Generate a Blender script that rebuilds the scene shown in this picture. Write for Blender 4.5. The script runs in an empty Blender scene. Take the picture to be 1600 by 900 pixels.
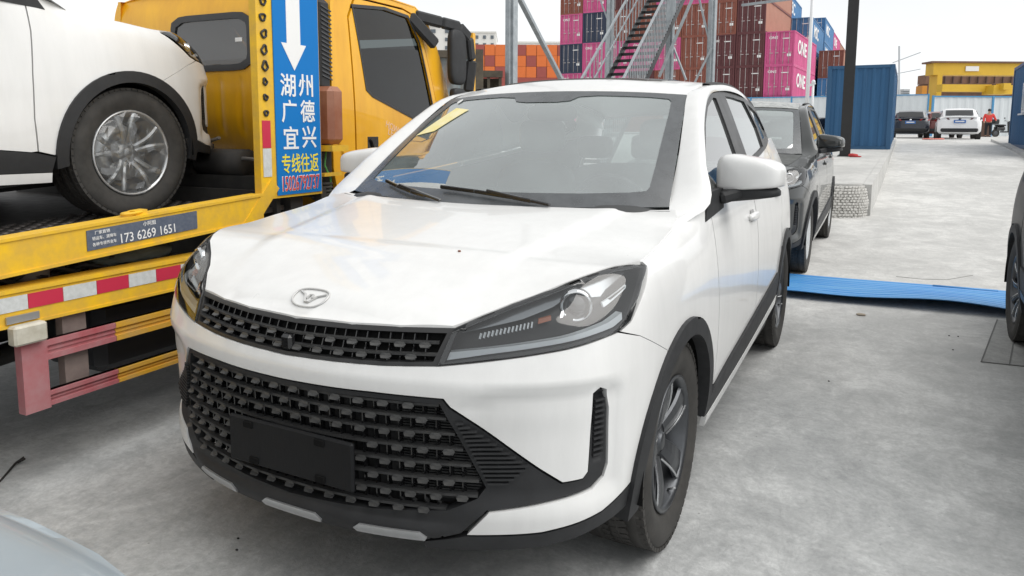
import bpy, bmesh, math, random
import numpy as np
from mathutils import Vector, Matrix
from mathutils.geometry import delaunay_2d_cdt
random.seed(7); RNG = np.random.default_rng(7)
SC = bpy.context.scene
COL = SC.collection
R = math.radians
# ------------------------------------------------------------------ camera
CAM_LOC = Vector((1.478, -1.4714, 1.3852))
YAW, PITCH, ROLL = R(-27.357), R(-6.744), R(.319)
FPX, CXP, CYP = 1141.5, 800.0, 340.9          # focal length and optical centre in photo pixels
fw = Vector((math.sin(YAW)*math.cos(PITCH), math.cos(YAW)*math.cos(PITCH), math.sin(PITCH)))
r0 = Vector((math.cos(YAW), -math.sin(YAW), 0)); u0 = r0.cross(fw)
rt = r0*math.cos(ROLL)+u0*math.sin(ROLL); up = u0*math.cos(ROLL)-r0*math.sin(ROLL)
cd = bpy.data.cameras.new('camera'); cam = bpy.data.objects.new('camera', cd); COL.objects.link(cam)
cam.matrix_world = Matrix(((rt.x, up.x, -fw.x, CAM_LOC.x), (rt.y, up.y, -fw.y, CAM_LOC.y), (rt.z, up.z, -fw.z, CAM_LOC.z), (0, 0, 0, 1)))
cd.sensor_width = 36; cd.lens = FPX/1600*36; cd.shift_y = -(450-CYP)/1600
cd.clip_start = .05; cd.clip_end = 2000
SC.camera = cam
def ray(u, v): return fw+rt*((u-CXP)/FPX)-up*((v-CYP)/FPX)
def at(u, v, depth): return CAM_LOC+ray(u, v)*depth       # world point seen at photo pixel u,v at that distance
def atz(u, v, z): d = ray(u, v); return CAM_LOC+d*((z-CAM_LOC.z)/d.z)
def atx(u, v, x): d = ray(u, v); return CAM_LOC+d*((x-CAM_LOC.x)/d.x)
def aty(u, v, y): d = ray(u, v); return CAM_LOC+d*((y-CAM_LOC.y)/d.y)
# ------------------------------------------------------------------ sky, sun, exposure
SUN_EL, SUN_AZ = R(54), R(84)     # azimuth from +Y clockwise: veiled sun high to the right
w = bpy.data.worlds.new('World'); SC.world = w; w.use_nodes = True
nt = w.node_tree; nt.nodes.clear()
sky = nt.nodes.new('ShaderNodeTexSky'); sky.sky_type = 'NISHITA'; sky.sun_disc = False
sky.sun_elevation = SUN_EL; sky.sun_rotation = SUN_AZ; sky.air_density = 1.0; sky.dust_density = 1.0; sky.ozone_density = 1.0
bw = nt.nodes.new('ShaderNodeRGBToBW'); nt.links.new(sky.outputs[0], bw.inputs[0])
pw = nt.nodes.new('ShaderNodeMath'); pw.operation = 'POWER'; nt.links.new(bw.outputs[0], pw.inputs[0]); pw.inputs[1].default_value = .35
ml = nt.nodes.new('ShaderNodeMath'); ml.operation = 'MULTIPLY'; nt.links.new(pw.outputs[0], ml.inputs[0]); ml.inputs[1].default_value = 1.0
tcw = nt.nodes.new('ShaderNodeTexCoord'); nz = nt.nodes.new('ShaderNodeTexNoise'); nz.inputs['Scale'].default_value = 2.2; nz.inputs['Detail'].default_value = 4
nt.links.new(tcw.outputs['Generated'], nz.inputs[0])
mr = nt.nodes.new('ShaderNodeMapRange'); nt.links.new(nz.outputs[0], mr.inputs[0]); mr.inputs[1].default_value = .3; mr.inputs[2].default_value = .7; mr.inputs[3].default_value = .93; mr.inputs[4].default_value = 1.07
m2 = nt.nodes.new('ShaderNodeMath'); m2.operation = 'MULTIPLY'; nt.links.new(ml.outputs[0], m2.inputs[0]); nt.links.new(mr.outputs[0], m2.inputs[1])
mixc = nt.nodes.new('ShaderNodeVectorMath'); mixc.operation = 'SCALE'; mixc.inputs[0].default_value = (.965, .985, 1.0); nt.links.new(m2.outputs[0], mixc.inputs['Scale'])
bg = nt.nodes.new('ShaderNodeBackground'); nt.links.new(mixc.outputs[0], bg.inputs[0]); bg.inputs[1].default_value = .43
wo = nt.nodes.new('ShaderNodeOutputWorld'); nt.links.new(bg.outputs[0], wo.inputs[0])
ld = bpy.data.lights.new('sun', 'SUN'); ld.energy = 1.5; ld.angle = R(58); ld.color = (1, .965, .92)
so = bpy.data.objects.new('sun', ld); COL.objects.link(so)
sdir = Vector((math.sin(SUN_AZ)*math.cos(SUN_EL), math.cos(SUN_AZ)*math.cos(SUN_EL), math.sin(SUN_EL)))
so.rotation_euler = sdir.to_track_quat('Z', 'Y').to_euler(); so.location = (10, 1, 12)
SC.view_settings.view_transform = 'Standard'; SC.view_settings.look = 'None'; SC.view_settings.gamma = 1
SC.view_settings.exposure = 0.58; SC.view_settings.use_curve_mapping = False
SC.cycles.max_bounces = 8; SC.cycles.transparent_max_bounces = 12
# ------------------------------------------------------------------ materials
def M(name, c, rough=.5, metal=0, coat=0, spec=.5, var=0, vs=6, c2=None, bump=0, bs=60, streak=0, coords='Object', det=5, stretch=None, bdist=.01):
    m = bpy.data.materials.new(name); m.use_nodes = True; t = m.node_tree; N = t.nodes; L = t.links
    b = N['Principled BSDF']; b.inputs['Roughness'].default_value = rough; b.inputs['Metallic'].default_value = metal
    b.inputs['Coat Weight'].default_value = coat; b.inputs['Coat Roughness'].default_value = .03; b.inputs['Specular IOR Level'].default_value = spec
    b.inputs['Base Color'].default_value = (*c, 1)
    tc = N.new('ShaderNodeTexCoord'); src = tc.outputs[coords]
    if stretch:
        mp = N.new('ShaderNodeMapping'); L.new(src, mp.inputs[0]); mp.inputs['Scale'].default_value = stretch; src = mp.outputs[0]
    if var or c2:
        n = N.new('ShaderNodeTexNoise'); n.inputs['Scale'].default_value = vs; n.inputs['Detail'].default_value = det; n.inputs['Roughness'].default_value = .65; L.new(src, n.inputs[0])
        r = N.new('ShaderNodeValToRGB'); L.new(n.outputs[0], r.inputs[0])
        r.color_ramp.elements[0].position = .32; r.color_ramp.elements[1].position = .68
        cc = c2 or tuple(x*(1-var) for x in c)
        r.color_ramp.elements[0].color = (*cc, 1); r.color_ramp.elements[1].color = (*c, 1)
        L.new(r.outputs[0], b.inputs['Base Color'])
        rr = N.new('ShaderNodeMapRange'); L.new(n.outputs[0], rr.inputs[0]); rr.inputs[3].default_value = min(1, rough+.12); rr.inputs[4].default_value = max(0, rough-.04)
        L.new(rr.outputs[0], b.inputs['Roughness'])
    if bump:
        n2 = N.new('ShaderNodeTexNoise'); n2.inputs['Scale'].default_value = bs; n2.inputs['Detail'].default_value = 4; L.new(src, n2.inputs[0])
        bp = N.new('ShaderNodeBump'); bp.inputs['Strength'].default_value = bump; bp.inputs['Distance'].default_value = bdist; L.new(n2.outputs[0], bp.inputs['Height']); L.new(bp.outputs[0], b.inputs['Normal'])
    return m
def glass(name, tint, refl_rough=.02, ior=1.5, base=0.0, haze=0.0, dc=(.62, .66, .65)):
    m = bpy.data.materials.new(name); m.use_nodes = True; t = m.node_tree; N = t.nodes; L = t.links; N.clear()
    o = N.new('ShaderNodeOutputMaterial'); mx = N.new('ShaderNodeMixShader'); tr = N.new('ShaderNodeBsdfTransparent'); gl = N.new('ShaderNodeBsdfGlossy'); fr = N.new('ShaderNodeFresnel')
    tr.inputs[0].default_value = (*tint, 1); gl.inputs['Roughness'].default_value = refl_rough; gl.inputs[0].default_value = (1, 1, 1, 1); fr.inputs[0].default_value = ior
    ad = N.new('ShaderNodeMath'); ad.operation = 'ADD'; ad.use_clamp = True; L.new(fr.outputs[0], ad.inputs[0]); ad.inputs[1].default_value = base
    L.new(ad.outputs[0], mx.inputs[0]); L.new(tr.outputs[0], mx.inputs[1]); L.new(gl.outputs[0], mx.inputs[2]); L.new(mx.outputs[0], o.inputs[0])
    if haze:  # pale mottled layer; also stands for sky reflected in the windscreen
        df = N.new('ShaderNodeBsdfDiffuse'); df.inputs[0].default_value = (*dc, 1); m3 = N.new('ShaderNodeMixShader')
        tc = N.new('ShaderNodeTexCoord'); n = N.new('ShaderNodeTexNoise'); n.inputs['Scale'].default_value = 3.5; n.inputs['Detail'].default_value = 6; L.new(tc.outputs['Object'], n.inputs[0])
        rr = N.new('ShaderNodeMapRange'); rr.inputs[1].default_value = .3; rr.inputs[2].default_value = .7; rr.inputs[3].default_value = haze*.75; rr.inputs[4].default_value = haze*1.2; L.new(n.outputs[0], rr.inputs[0])
        L.new(rr.outputs[0], m3.inputs[0]); L.new(mx.outputs[0], m3.inputs[1]); L.new(df.outputs[0], m3.inputs[2]); L.new(m3.outputs[0], o.inputs[0])
    return m
MAT = dict(
 white=M('white_paint', (.765, .767, .758), .27, coat=.5, var=.06, vs=5.0, stretch=(3, 3, .6)),
 black_plastic=M('black_plastic', (.028, .029, .031), .55, spec=.4, var=.25, vs=14, bump=.25, bs=900, bdist=.0006),
 grille=M('grille_plastic', (.035, .036, .038), .5, spec=.5, c2=(.055, .055, .054), vs=22),
 grille_tab=M('grille_tab_dusty', (.042, .043, .045), .4, spec=.5, c2=(.085, .085, .082), vs=40),
 gloss_black=M('gloss_black', (.012, .012, .013), .14, coat=.5),
 trim=M('dark_trim', (.030, .030, .031), .35, var=.2, vs=9),
 dark=M('dark_cavity', (.010, .010, .010), .9, spec=.1),
 rubber=M('tyre_rubber', (.034, .033, .031), .72, c2=(.062, .059, .055), vs=9, spec=.3, bump=.3, bs=200, bdist=.001),
 rim_grey=M('dark_grey_alloy', (.105, .11, .118), .30, metal=.75, var=.15, vs=9),
 rim_edge=M('machined_alloy', (.62, .63, .64), .24, metal=.9),
 chrome=M('chrome', (.82, .83, .84), .10, metal=1),
 silver=M('satin_silver', (.52, .53, .54), .34, metal=.7, var=.1, vs=20),
 lens=glass('clear_lens', (.93, .95, .96), .03, 1.45, .045),
 glass=glass('windshield_glass', (.80, .88, .87), .012, 1.52, .32, .15, (.66, .77, .76)),  # pale layer paints sky sheen into the colour, besides dust
 sglass=glass('side_glass', (.60, .69, .67), .02, 1.52, .20, .05),
 dglass=glass('dark_glass', (.10, .11, .12), .02, 1.52, .06), rglass=glass('rear_glass', (.42, .47, .46), .02, 1.52, .06),
 lamp_black=M('lamp_housing', (.007, .0075, .008), .35, spec=.35),
 lamp_grey=M('lamp_sheen', (.25, .26, .27), .22, metal=.8),
 lamp_white=M('lamp_light_guide', (.68, .71, .73), .2, spec=.6),
 amber=M('amber_reflector', (.30, .085, .035), .25),
 red_lens=M('red_lens', (.35, .012, .015), .15, coat=.6),
 seat=M('seat_fabric', (.05, .052, .055), .7, var=.2, vs=20),
 seat_film=M('seat_plastic_film', (.16, .17, .17), .25, spec=.6),
 dash=M('dashboard', (.045, .047, .048), .6),
 mirror=M('mirror_glass', (.7, .72, .74), .03, metal=1),
)
# ------------------------------------------------------------------ object helpers
ORG = [Vector((0, 0, 0))]
def obj(name, verts, faces, mat=None, parent=None, smooth=False, mats=None, fm=None, org=None):
    me = bpy.data.meshes.new(name)
    o = ORG[0] if org is None else Vector(org)
    V = np.asarray(verts, float).reshape(-1, 3)-np.array(o)
    me.from_pydata(V.tolist(), [], [tuple(int(i) for i in f) for f in faces])
    for x in (mats or ([mat] if mat else [])): me.materials.append(MAT[x] if isinstance(x, str) else x)
    if fm is not None: me.polygons.foreach_set('material_index', list(fm))
    if smooth is True: me.polygons.foreach_set('use_smooth', [True]*len(me.polygons))
    elif smooth is not False: me.polygons.foreach_set('use_smooth', list(smooth))
    me.update()
    ob = bpy.data.objects.new(name, me); COL.objects.link(ob)
    if parent: ob.parent = parent
    return ob
def tag(o, label=None, cat=None, group=None, kind=None):
    if label: o['label'] = label
    if cat: o['category'] = cat
    if group: o['group'] = group
    if kind: o['kind'] = kind
    return o
def thing(name, label, cat, loc=(0, 0, 0), rz=0, group=None, scale=1):
    o = bpy.data.objects.new(name, None); COL.objects.link(o); o.location = loc; o.rotation_euler = (0, 0, rz); o.empty_display_size = .2
    if scale != 1: o.scale = (scale,)*3
    return tag(o, label, cat, group)
def copy_tree(o, parent=None, remap=None, skip=()):
    c = o.copy(); COL.objects.link(c)
    if parent: c.parent = parent
    if remap and c.data and c.type == 'MESH':
        for s in c.material_slots:
            if s.material and s.material.name in remap:
                n = remap[s.material.name]; s.link = 'OBJECT'; s.material = n
    for ch in list(o.children):
        if ch.name.split('.')[0] in skip: continue
        copy_tree(ch, c, remap, skip)
    return c
class MB:
    """collects boxes, tubes and lathes; build() links ONE mesh object"""
    def __init__(s): s.v = []; s.f = []; s.sm = []; s.mi = []; s.cur = 0
    def add(s, v, f, sm=False):
        k = len(s.v); s.v += [tuple(x) for x in v]; s.f += [tuple(i+k for i in q) for q in f]; s.sm += [sm]*len(f); s.mi += [s.cur]*len(f); return s
    def box(s, c, d, rz=0, mat=None, bev=0):
        x, y, z = [k/2 for k in d]
        if bev > 0:
            b = min(bev, x*.9, y*.9, z*.9); v = []
            for sx in (-1, 1):
                for sy in (-1, 1):
                    for sz in (-1, 1):
                        v += [(sx*x, sy*(y-b), sz*(z-b)), (sx*(x-b), sy*y, sz*(z-b)), (sx*(x-b), sy*(y-b), sz*z)]
            import itertools
            def ix(sx, sy, sz, k): return (((sx+1)//2)*4+((sy+1)//2)*2+((sz+1)//2))*3+k
            f = []
            for sx in (-1, 1): q = [ix(sx, -1, -1, 0), ix(sx, 1, -1, 0), ix(sx, 1, 1, 0), ix(sx, -1, 1, 0)]; f.append(q if sx > 0 else q[::-1])
            for sy in (-1, 1): q = [ix(-1, sy, -1, 1), ix(1, sy, -1, 1), ix(1, sy, 1, 1), ix(-1, sy, 1, 1)]; f.append(q if sy < 0 else q[::-1])
            for sz in (-1, 1): q = [ix(-1, -1, sz, 2), ix(1, -1, sz, 2), ix(1, 1, sz, 2), ix(-1, 1, sz, 2)]; f.append(q if sz > 0 else q[::-1])
            for sx in (-1, 1):
                for sy in (-1, 1): q = [ix(sx, sy, -1, 0), ix(sx, sy, -1, 1), ix(sx, sy, 1, 1), ix(sx, sy, 1, 0)]; f.append(q if sx*sy < 0 else q[::-1])
                for sz in (-1, 1): q = [ix(sx, -1, sz, 0), ix(sx, 1, sz, 0), ix(sx, 1, sz, 2), ix(sx, -1, sz, 2)]; f.append(q if sx*sz > 0 else q[::-1])
            for sy in (-1, 1):
                for sz in (-1, 1): q = [ix(-1, sy, sz, 1), ix(1, sy, sz, 1), ix(1, sy, sz, 2), ix(-1, sy, sz, 2)]; f.append(q if sy*sz < 0 else q[::-1])
            for sx in (-1, 1):
                for sy in (-1, 1):
                    for sz in (-1, 1): q = [ix(sx, sy, sz, 0), ix(sx, sy, sz, 1), ix(sx, sy, sz, 2)]; f.append(q if sx*sy*sz > 0 else q[::-1])
        else:
            v = [(a, b, e) for a in (-x, x) for b in (-y, y) for e in (-z, z)]
            f = [(0, 1, 3, 2), (4, 6, 7, 5), (0, 4, 5, 1), (2, 3, 7, 6), (0, 2, 6, 4), (1, 5, 7, 3)]
        if mat is None: mat = Matrix.Translation(Vector(c)) @ Matrix.Rotation(rz, 4, 'Z')
        else: mat = mat @ Matrix.Translation(Vector(c))
        return s.add([mat @ Vector(p) for p in v], f)
    def box2(s, lo, hi, bev=0): return s.box([(a+b)/2 for a, b in zip(lo, hi)], [abs(b-a) for a, b in zip(lo, hi)], bev=bev)
    def bar(s, a, b, w, h=None, upv=(0, 0, 1), bev=0):
        a = Vector(a); b = Vector(b); d = (b-a); L = d.length; d.normalize(); h = h or w
        x = d.cross(Vector(upv));
        if x.length < 1e-4: x = d.cross(Vector((1, 0, 0)))
        x.normalize(); z = x.cross(d)
        m = Matrix(((x.x, d.x, z.x, (a.x+b.x)/2), (x.y, d.y, z.y, (a.y+b.y)/2), (x.z, d.z, z.z, (a.z+b.z)/2), (0, 0, 0, 1)))
        return s.box((0, 0, 0), (w, L, h), mat=m, bev=bev)
    def tube(s, pts, r, n=8, caps=True, closed=False):
        P = [Vector(p) for p in pts]; m = len(P); rr = r if hasattr(r, '__len__') else [r]*m; v = []; prev = None
        for i in range(m):
            if closed: d = P[(i+1) % m]-P[i-1]
            else: d = P[min(i+1, m-1)]-P[max(i-1, 0)]
            d.normalize(); a = prev if prev is not None else (Vector((0, 0, 1)) if abs(d.z) < .9 else Vector((1, 0, 0)))
            x = d.cross(a); x.normalize(); y = x.cross(d); prev = y
            for k in range(n): t = 2*math.pi*k/n; v.append(P[i]+(x*math.cos(t)+y*math.sin(t))*rr[i])
        f = []
        for i in range(m if closed else m-1):
            j = (i+1) % m
            for k in range(n): f.append((i*n+k, i*n+(k+1) % n, j*n+(k+1) % n, j*n+k))
        s.add(v, f, True)
        if caps and not closed:
            k = len(s.v)-len(v); s.f += [tuple(k+i for i in range(n))[::-1], tuple(k+(m-1)*n+i for i in range(n))]; s.sm += [False]*2; s.mi += [s.cur]*2
        return s
    def lathe(s, prof, n=32, mat=None, closed=False, smooth=True):
        """prof: (radius, axial) ; axis X"""
        v = []; mat = mat or Matrix()
        for k in range(n):
            t = 2*math.pi*k/n
            for (rr, a) in prof: v.append(mat @ Vector((a, rr*math.cos(t), rr*math.sin(t))))
        m = len(prof); f = []
        for k in range(n):
            k2 = (k+1) % n
            for i in range(m if closed else m-1):
                j = (i+1) % m; f.append((k*m+i, k*m+j, k2*m+j, k2*m+i))
        return s.add(v, f, smooth)
    def prism(s, poly, mat, th):
        """poly 2-D outline extruded by th along local z"""
        n = len(poly); v = [mat @ Vector((p[0], p[1], 0)) for p in poly]+[mat @ Vector((p[0], p[1], th)) for p in poly]
        f = [tuple(range(n))[::-1], tuple(range(n, 2*n))]+[(i, (i+1) % n, n+(i+1) % n, n+i) for i in range(n)]
        return s.add(v, f)
    def build(s, name, mat, parent=None, org=None):
        mats = mat if isinstance(mat, (list, tuple)) else [mat]
        return obj(name, s.v, s.f, parent=parent, smooth=s.sm, mats=mats, fm=s.mi, org=org)
def inpoly(x, y, poly):
    p = np.asarray(poly); r = np.zeros(np.shape(x), bool); n = len(p); j = n-1
    for i in range(n):
        xi, yi = p[i]; xj, yj = p[j]
        c = ((yi > y) != (yj > y)) & (x < (xj-xi)*(y-yi)/((yj-yi) if yj != yi else 1e-12)+xi); r ^= c; j = i
    return r
def dens(poly, step):
    out = []; n = len(poly)
    for i in range(n):
        a = np.array(poly[i]); b = np.array(poly[(i+1) % n]); k = max(1, int(math.ceil(np.linalg.norm(b-a)/step)))
        for t in range(k): out.append(a+(b-a)*t/k)
    return np.array(out)
def chaikin(poly, it=2, q=.25, closed=True):
    p = [np.array(a, float) for a in poly]
    for _ in range(it):
        o = []; n = len(p)
        rng = range(n) if closed else range(n-1)
        if not closed: o.append(p[0])
        for i in rng:
            a, b = p[i], p[(i+1) % n]; o += [a*(1-q)+b*q, a*q+b*(1-q)]
        if not closed: o.append(p[-1])
        p = o
    return [tuple(x) for x in p]
def panel(name, outline, fn, mat, parent=None, holes=(), step=.04, off=0.0, skirt=.012, smooth=True):
    """a 2-D outline (with holes) triangulated finely and laid on the surface fn(a,b,off); a skirt gives it thickness"""
    loops = [dens(outline, step)]+[dens(h, step) for h in holes]
    pts = []; ed = []
    for l in loops:
        k = len(pts); n = len(l); pts += [tuple(p) for p in l]; ed += [(k+i, k+(i+1) % n) for i in range(n)]
    o = np.array(loops[0]); lo = o.min(0); hi = o.max(0)
    gx = np.arange(lo[0]+step*.5, hi[0], step); gy = np.arange(lo[1]+step*.5, hi[1], step)
    if len(gx) and len(gy):
        A, B = np.meshgrid(gx, gy); A = A.ravel(); B = B.ravel()
        k = inpoly(A, B, loops[0])
        for h in loops[1:]: k &= ~inpoly(A, B, h)
        A, B = A[k], B[k]
        bp = np.vstack(loops)
        if len(A):
            dm = np.min(np.hypot(A[:, None]-bp[None, :, 0], B[:, None]-bp[None, :, 1]), axis=1); k = dm > step*.45
            pts += list(zip(A[k].tolist(), B[k].tolist()))
    vo, eo, fo, _, _, _ = delaunay_2d_cdt([Vector(p) for p in pts], ed, [], 0, 1e-7)
    V2 = np.array([(v.x, v.y) for v in vo]); T = np.array([f for f in fo if len(f) == 3])
    c = V2[T].mean(1); k = inpoly(c[:, 0], c[:, 1], loops[0])
    for h in loops[1:]: k &= ~inpoly(c[:, 0], c[:, 1], h)
    T = T[k]
    P = fn(V2[:, 0], V2[:, 1], off); Pin = fn(V2[:, 0], V2[:, 1], off-max(skirt, .004))
    a, b, d = P[T[:, 0]], P[T[:, 1]], P[T[:, 2]]
    nn = np.cross(b-a, d-a); s = np.einsum('ij,ij->i', nn, (P-Pin)[T].mean(1))
    T[s < 0] = T[s < 0][:, ::-1]
    F = [tuple(t) for t in T]; sm = [smooth]*len(F); V = P
    if skirt:
        cnt = {}
        for t in F:
            for i in range(3): e = (t[i], t[(i+1) % 3]); cnt[tuple(sorted(e))] = None if tuple(sorted(e)) in cnt else e
        be = [e for e in cnt.values() if e]
        ids = sorted({i for e in be for i in e}); mp = {j: q for q, j in enumerate(ids)}; n0 = len(P); m = len(ids)
        V = np.vstack([P, P[ids], Pin[ids]])
        for e in be: F.append((n0+mp[e[1]], n0+mp[e[0]], n0+m+mp[e[0]], n0+m+mp[e[1]])); sm.append(False)
    used = sorted({i for f in F for i in f}); mp = {j: q for q, j in enumerate(used)}
    ob = obj(name, V[used], [tuple(mp[i] for i in f) for f in F], mat, parent, smooth=sm)
    if smooth:
        e = .004; A, B = V2[:, 0], V2[:, 1]
        Nn = np.cross(fn(A+e, B, off)-fn(A-e, B, off), fn(A, B+e, off)-fn(A, B-e, off)); Nn /= np.maximum(np.linalg.norm(Nn, axis=1), 1e-9)[:, None]
        a, b, d = P[T[:, 0]], P[T[:, 1]], P[T[:, 2]]; fnm = np.cross(b-a, d-a); fnm /= np.maximum(np.linalg.norm(fnm, axis=1), 1e-12)[:, None]
        ln = []
        for ti, t in enumerate(T):
            for i in t: q = Nn[i]; ln.append(q if q @ fnm[ti] > 0 else -q)
        me = ob.data; ln = [tuple(x) for x in ln]
        for pl in list(me.polygons)[len(T):]: ln += [tuple(pl.normal)]*len(pl.vertices)
        me.normals_split_custom_set(ln)
    return ob
def grid(name, A, mat, parent=None, smooth=True, flip=False, cols_closed=False):
    A = np.asarray(A, float); n, m = A.shape[:2]; F = []
    for i in range(n-1):
        for j in range(m if cols_closed else m-1):
            q = (i*m+j, i*m+(j+1) % m, (i+1)*m+(j+1) % m, (i+1)*m+j); F.append(q[::-1] if flip else q)
    return obj(name, A.reshape(-1, 3), F, mat, parent, smooth)
def spline(P, n):
    """smooth curve through points, n samples, even in chord length"""
    P = np.asarray(P, float); d = np.concatenate([[0], np.cumsum(np.linalg.norm(np.diff(P, axis=0), axis=1))]); x = np.linspace(0, d[-1], n)
    m = np.gradient(P, d, axis=0); k = np.clip(np.searchsorted(d, x)-1, 0, len(P)-2); h = (d[k+1]-d[k])[:, None]; s = ((x-d[k])/(d[k+1]-d[k]))[:, None]
    return P[k]*(1+2*s)*(1-s)**2+m[k]*h*s*(1-s)**2+P[k+1]*s*s*(3-2*s)+m[k+1]*h*s*s*(s-1)
def superell(c, r, e1=.6, e2=.6, n=20, m=28):
    def sp(x, e): return np.sign(x)*np.abs(x)**e
    th = np.linspace(-math.pi/2, math.pi/2, n); ph = np.linspace(0, 2*math.pi, m, endpoint=False)
    T, Pp = np.meshgrid(th, ph, indexing='ij')
    return np.stack([c[0]+r[0]*sp(np.cos(T), e1)*sp(np.cos(Pp), e2), c[1]+r[1]*sp(np.cos(T), e1)*sp(np.sin(Pp), e2), c[2]+r[2]*sp(np.sin(T), e1)], -1)
FONT_CACHE = {}
def text_mesh(txt, size=1.0, depth=.004, bold=0.0, sx=1.0):
    key = (txt, size, depth, bold, sx)
    if key in FONT_CACHE: return FONT_CACHE[key]
    cu = bpy.data.curves.new('lettering', 'FONT'); cu.body = txt; cu.size = size; cu.align_x = 'CENTER'; cu.align_y = 'CENTER'; cu.extrude = depth/2; cu.offset = bold; cu.resolution_u = 3
    to = bpy.data.objects.new('lettering', cu); COL.objects.link(to)
    dg = bpy.context.evaluated_depsgraph_get(); me = bpy.data.meshes.new_from_object(to.evaluated_get(dg))
    bpy.data.objects.remove(to); bpy.data.curves.remove(cu)
    if len(me.vertices):
        v = np.empty(len(me.vertices)*3); me.vertices.foreach_get('co', v); v = v.reshape(-1, 3)
        v[:, 0] *= sx; me.vertices.foreach_set('co', v.ravel()); me.update()
    FONT_CACHE[key] = me; return me
def text(name, txt, mat, parent, origin, xdir, ydir, size, width=None, height=None, depth=.004, bold=0.0):
    """flat lettering centred at origin with reading direction xdir and up ydir (parent-local)"""
    me = text_mesh(txt, 1.0, depth/size, bold).copy(); me.materials.clear(); me.materials.append(MAT[mat] if isinstance(mat, str) else mat)
    v = np.empty(len(me.vertices)*3); me.vertices.foreach_get('co', v); v = v.reshape(-1, 3)
    lo = v.min(0); hi = v.max(0); v[:, :2] -= (lo[:2]+hi[:2])/2
    sx = (width/(hi[0]-lo[0])) if width else size; sy = (height/(hi[1]-lo[1])) if height else size
    v[:, 0] *= sx; v[:, 1] *= sy; v[:, 2] = v[:, 2]*size; me.vertices.foreach_set('co', v.ravel()); me.update(); me.name = name
    x = Vector(xdir).normalized(); y = Vector(ydir); y = (y-x*y.dot(x)).normalized(); z = x.cross(y)
    o = bpy.data.objects.new(name, me); COL.objects.link(o)
    if parent: o.parent = parent
    og = Vector(origin)-ORG[0]
    o.matrix_local = Matrix(((x.x, y.x, z.x, og.x), (x.y, y.y, z.y, og.y), (x.z, y.z, z.z, og.z), (0, 0, 0, 1)))
    return o
def cr(xs,ys):
    """monotone-ish cubic (pchip) interpolation"""
    xs=np.asarray(xs,float);ys=np.asarray(ys,float)
    h=np.diff(xs);d=np.diff(ys)/h
    m=np.zeros_like(ys);m[0]=d[0];m[-1]=d[-1]
    for i in range(1,len(xs)-1):
        if d[i-1]*d[i]>0:
            w1=2*h[i]+h[i-1];w2=h[i]+2*h[i-1];m[i]=(w1+w2)/(w1/d[i-1]+w2/d[i])
    def f(x):
        x=np.clip(np.asarray(x,float),xs[0],xs[-1]);k=np.clip(np.searchsorted(xs,x)-1,0,len(xs)-2)
        s=(x-xs[k])/h[k];a=ys[k];b=ys[k+1]
        return a*(1+2*s)*(1-s)**2+m[k]*h[k]*s*(1-s)**2+b*s*s*(3-2*s)+m[k+1]*h[k]*s*s*(s-1)
    return f
PLAN=[(0,0),(.2,.010),(.42,.058),(.58,.115),(.71,.185),(.80,.262),(.858,.365),(.892,.50),(.908,.68),(.9155,.9),(.9155,1.2),(.9155,1.8),(.9155,2.6),(.912,3.2),(.90,3.6),(.88,3.9),(.83,4.15),(.72,4.29),(.5,4.365),(.25,4.39),(0,4.40)]
px=np.array([p[0] for p in PLAN]);py=np.array([p[1] for p in PLAN])
T0=np.concatenate([[0],np.cumsum(np.hypot(np.diff(px),np.diff(py)))])
# smooth: catmull-rom through points, dense
def catmull(P,n=24):
    P=np.asarray(P,float);Q=np.vstack([2*P[0]-P[1],P,2*P[-1]-P[-2]]);out=[]
    # mirror at ends for the centre line
    Q[0]=[-P[1][0],P[1][1]];Q[-1]=[-P[-2][0],P[-2][1]]
    for i in range(1,len(Q)-2):
        p0,p1,p2,p3=Q[i-1:i+3]
        t=np.linspace(0,1,n,endpoint=False)[:,None]
        # centripetal-ish via non-uniform tangents
        d1=np.linalg.norm(p1-p0);d2=np.linalg.norm(p2-p1);d3=np.linalg.norm(p3-p2)
        m1=((p1-p0)/d1*d2+(p2-p1)/d2*d1)/(d1+d2)*d2;m2=((p2-p1)/d2*d3+(p3-p2)/d3*d2)/(d2+d3)*d2
        out.append(p1*(1+2*t)*(1-t)**2+m1*t*(1-t)**2+p2*t*t*(3-2*t)+m2*t*t*(t-1))
    return np.vstack(out+[P[-1][None]])
DP=catmull(PLAN)
DT=np.concatenate([[0],np.cumsum(np.linalg.norm(np.diff(DP,axis=0),axis=1))])
tg=np.gradient(DP,DT,axis=0);tg/=np.linalg.norm(tg,axis=1)[:,None]
DN=np.stack([tg[:,1],-tg[:,0]],-1)   # outward normal
for _ in range(30): DN[1:-1]=(DN[:-2]+DN[1:-1]*2+DN[2:])/4
def tx(x): # t of front point by x (x<.84)
    return float(np.interp(x,DP[:250,0],DT[:250]))
def ty(y): k=DP[:,0]>.82;k&=(DP[:,1]>.4)&(DP[:,1]<4.2);return float(np.interp(y,DP[k][:,1],DT[k]))
TA=ty(1.25)
PF=[(.16,.16,.20),(.22,.07,.225),(.27,.025,.265),(.34,.008,.34),(.45,.002,.45),(.58,.0,.58),(.66,-.008,.66),(.72,-.008,.72),(.77,.008,.768),(.82,.03,.82),(.87,.055,.868),(.92,.10,.90),(1.0,.2,.93),(1.2,.4,.95)]
PS=[(.16,.10,.20),(.22,.05,.225),(.30,.028,.30),(.40,.012,.40),(.55,.002,.55),(.70,0,.70),(.82,.003,.82),(.90,.012,.90),(.95,.024,.945),(1.0,.045,.985),(1.05,.082,1.015),(1.10,.13,1.035),(1.2,.23,1.055)]
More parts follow.
